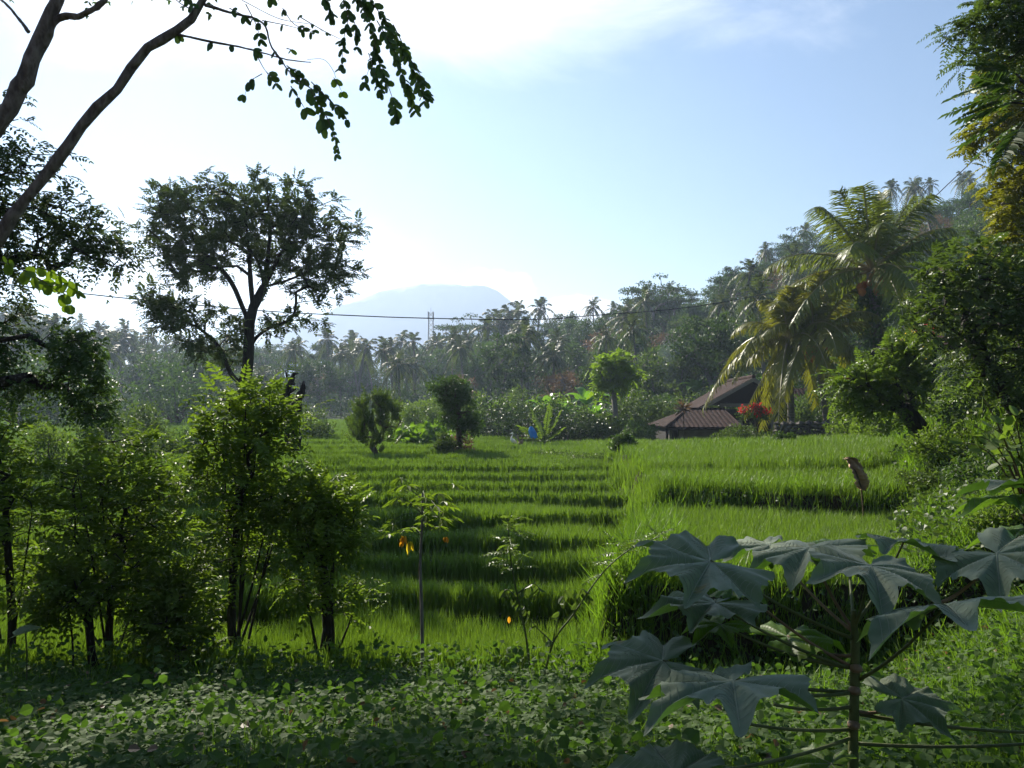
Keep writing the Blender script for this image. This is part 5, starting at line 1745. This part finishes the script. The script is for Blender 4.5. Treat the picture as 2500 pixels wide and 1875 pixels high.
def big_leaf(root, hub, S, yaw, tilt, roll, mt='big_leaf', fold=.13, droop=.15, seed=0, label=None):
    """Palmate leaf: hub is its petiole joint; main lobe toward yaw; tilt tips it to the camera."""
    g = np.random.default_rng(seed)
    tilt, S, roll = tilt * .25 - 1, S * .80, roll + g.uniform(-14, 14)
    droop = droop * g.uniform(.5, 1.5)
    NA, NR = 121, 11
    th = np.linspace(-2.85, 2.85, NA)
    rr_ = np.full(NA, .70)
    crease = np.zeros(NA)
    for a, Lb, wv in LOBES:
        Lb = Lb * g.uniform(.9, 1.08)
        rr_ = np.maximum(rr_, Lb * np.exp(-np.abs((th - a) / (wv * 1.08)) ** 1.55))
        crease += np.exp(-((th - a) / .16) ** 2)
    rr_ *= 1 + .045 * np.abs(((th * 5.5) % 1) - .5) * 2 + .02 * g.normal(size=NA)
    rr_ *= np.clip((2.9 - np.abs(th)) / .35, .35, 1)
    s = np.linspace(0, 1, NR)[:, None]
    r = s * rr_[None]
    x_, y_ = r * np.cos(th), r * np.sin(th)
    z_ = -fold * crease[None] * r * 1.6 + fold * r * .8 - droop * r ** 2.2 + .028 * np.sin(th * 9 + r * 7 + g.uniform(0, 6)) * s ** 2 + .03 * np.sin(th * 23 + g.uniform(0, 6)) * s ** 4 * r + .02 * g.normal() * np.sin(3 * x_ + g.uniform(0, 6))
    from mathutils import Euler
    m3 = np.array(Euler((rad(roll), rad(tilt), 0)).to_matrix())
    yw = np.array(Euler((0, 0, rad(yaw))).to_matrix())
    Lc = np.stack([x_, y_, z_], -1).reshape(-1, 3) * S

    def xf(p):
        p = p @ np.array(Euler((rad(roll), 0, 0)).to_matrix()).T
        p = p @ yw.T
        p = p @ np.array(Euler((rad(tilt), 0, 0)).to_matrix()).T
        return p + hub
    V = xf(Lc)
    i = (np.arange(NR - 1)[:, None] * NA + np.arange(NA - 1)[None]).ravel()
    lf_ = MB().add(V, np.stack([i, i + 1, i + NA + 1, i + NA], -1)).build('leaf', MATS[mt], root, True)
    if label:
        lf_['label'] = label
    vm = MB()
    for a, Lb, wv in LOBES:
        k = int(np.argmin(np.abs(th - a)))
        line = Lc.reshape(NR, NA, 3)[:, k]
        vm.merge(tube(xf(line[:-1] + [0, 0, .0008]), np.linspace(.0028, .0008, NR - 1) * S / .25, 5))
        for q_ in range(2, NR - 2):
            for sg in (-1, 1):
                k2 = int(np.clip(k + sg * 9 * (1 if q_ < 6 else .7), 0, NA - 1))
                c1 = Lc.reshape(NR, NA, 3)[min(NR - 1, q_ + 2), k2] + [0, 0, .0006]
                c0 = line[q_] + [0, 0, .0006]
                km = (k + k2) // 2
                cm = Lc.reshape(NR, NA, 3)[min(NR - 1, q_ + 1), km] + [0, 0, .0012]
                vm.merge(tube(xf(bez(c0, 2 * cm - (c0 + c1) / 2, c1, 5)), .0007 * S / .25, 3, False))
    vm.build('vein', MATS['vein'], lf_)
    return lf_


D = 2.0
b = G(2085, D)
b[2] = float(height(b[0], b[1])) - .02
plant = thing('large_leaved_plant', 'big plant with large palmate grey green leaves in the right foreground', 'plant', None, b)
PP = lambda x_, y_, d_: P(x_, y_, d_) - b
stem = smooth_path([np.zeros(3), PP(2083, 1875, D), PP(2085, 1740, D), PP(2088, 1620, D), PP(2086, 1535, D), PP(2084, 1490, D)], 24)
tube(stem, np.interp(np.linspace(0, 1, len(stem)), [0, .6, 1], [.013, .012, .007]) * (1 + .06 * np.sin(np.arange(len(stem)) * 1.9)), 10).build('stem', MATS['green_stem'], plant, True)
for x_, y_ in ((2090, 1632), (2086, 1686), (2084, 1770)):
    ball(PP(x_, y_, D - .01), .017, 8, .7).build('node', MATS['pink_stem'], plant, True)
#  hub px, py, depth, span, yaw, tilt, roll, material, from node px,py
BL = [(1735, 1368, 1.95, .27, 188, 14, -18, 'big_leaf', (2086, 1560)), (1976, 1338, 2.15, .27, 235, 22, 10, 'big_leaf', (2086, 1540)), (2125, 1382, 1.95, .25, 255, 38, 0, 'big_leaf', (2086, 1530)),
      (2205, 1325, 2.2, .27, -25, 20, 0, 'big_leaf', (2086, 1525)), (2434, 1352, 2.0, .26, -70, 26, 5, 'big_leaf', (2300, 1470)), (2307, 1480, 1.75, .29, 200, 16, 14, 'big_leaf', (2095, 1660)),
      (1745, 1470, 2.0, .24, 184, 4, 0, 'big_leaf', (2090, 1635)), (1922, 1552, 2.1, .20, 10, 8, 0, 'big_leaf_pale', (2086, 1600)), (1618, 1612, 1.95, .24, 186, 16, -8, 'big_leaf', (2088, 1690)),
      (1790, 1664, 1.7, .28, 205, 26, 4, 'big_leaf', (2084, 1690)), (2203, 1708, 2.0, .18, -10, 8, 0, 'big_leaf', (2088, 1735)), (1650, 1890, 1.7, .20, 150, 24, 0, 'big_leaf', (2082, 1800)),
      (2030, 1865, 1.9, .16, 170, 4, 0, 'big_leaf_pale', (2083, 1830)), (1790, 1420, 2.1, .15, 250, 62, 0, 'big_leaf_pale', (2088, 1632)), (1760, 1525, 2.02, .13, 215, 45, 0, 'big_leaf_pale', (2088, 1632)),
      (2070, 1330, 2.4, .22, 140, 10, 0, 'big_leaf_pale', (2086, 1540)), (1880, 1330, 2.35, .22, 200, 8, 0, 'big_leaf', (2086, 1545))]
for i, (hx, hy, d_, S, yaw, tilt, roll, mt, nd) in enumerate(BL):
    hub = PP(hx, hy, d_)
    nb = PP(nd[0], nd[1], D)
    mid_ = nb * .5 + hub * .5 + [0, 0, -.035]
    tube(bez(nb, mid_, hub, 14), np.linspace(.0050, .0030, 14), 7).build('petiole', MATS['pink_stem' if i % 3 == 1 else 'green_stem'], plant, True)
    big_leaf(plant, hub, S, yaw, tilt, roll, mt, seed=i, label='leaf coloured pale yellow green as if lit from behind' if 'pale' in mt else None)
for a, c_ in (((2088, 1742), (2560, 1790)), ((2086, 1815), (2560, 1812)), ((2084, 1780), (1815, 1765)), ((2084, 1725), (1890, 1720))):
    tube(bez(PP(*a, D), (PP(*a, D) + PP(*c_, D)) / 2 + [0, 0, -.02], PP(*c_, D - .1), 12), np.linspace(.0052, .0036, 12), 7).build('petiole', MATS['green_stem'], plant, True)

# its neighbour off the right edge
D2 = 2.3
b = G(2600, D2)
plant2 = thing('large_leaved_plant', 'large leaf plant coloured bright as if lit, reaching in from the right edge', 'plant', None, b)
tube(bez([0, 0, 0], [0, 0, .6], P(2600, 1250, D2) - b, 10), .014, 8).build('stem', MATS['green_stem'], plant2, True)
for i, (hx, hy, S, yaw, tilt, mt) in enumerate([(2480, 1215, .22, 190, 6, 'big_leaf_pale'), (2500, 1290, .20, 215, 20, 'big_leaf_pale'), (2500, 1180, .2, 150, -10, 'big_leaf')]):
    hub = P(hx, hy, D2) - b
    tube(bez(P(2600, 1330, D2) - b, (P(2560, 1280, D2) - b), hub, 10), .005, 6).build('petiole', MATS['green_stem'], plant2, True)
    big_leaf(plant2, hub, S, yaw, tilt, 0, mt, seed=40 + i)

# ------------------------------------------------------------------ thin smoke above the annex
sk, n, l = mat('smoke_air')
pv = n.new('ShaderNodeVolumePrincipled')
pv.inputs['Color'].default_value = (.72, .85, 1, 1)
pv.inputs['Density'].default_value = .05
o = n.new('ShaderNodeOutputMaterial')
l.new(pv.outputs[0], o.inputs['Volume'])
c0 = P(1622, 900, 58)
t = np.linspace(0, 1, 12)
q = np.stack([np.sin(t * 4) * .35 + t * .8, 0 * t, t * 5.0 - 2.2], -1)
so = tube(q, .1 + 1.25 * np.sin(np.pi * (t * .93 + .04)) ** .8, 14).build('smoke', sk, None, True)
so.location = tuple(c0)
tag(so, 'thin bluish smoke drifting up in front of the wooded slope', 'smoke', kind='stuff')

# ------------------------------------------------------------------ haze
hz, n, l = mat('haze_air')
pv = n.new('ShaderNodeVolumePrincipled')
pv.inputs['Color'].default_value = (.60, .74, 1, 1)
pv.inputs['Density'].default_value = .0006
pv.inputs['Anisotropy'].default_value = .45
o = n.new('ShaderNodeOutputMaterial')
l.new(pv.outputs[0], o.inputs['Volume'])
zlo, zhi = -8.0, MD * 306 / F + CH + 6
hb = box((0, 680, (zlo + zhi) / 2), (2700, 1560, zhi - zlo)).build('haze', hz)
tag(hb, kind='stuff')
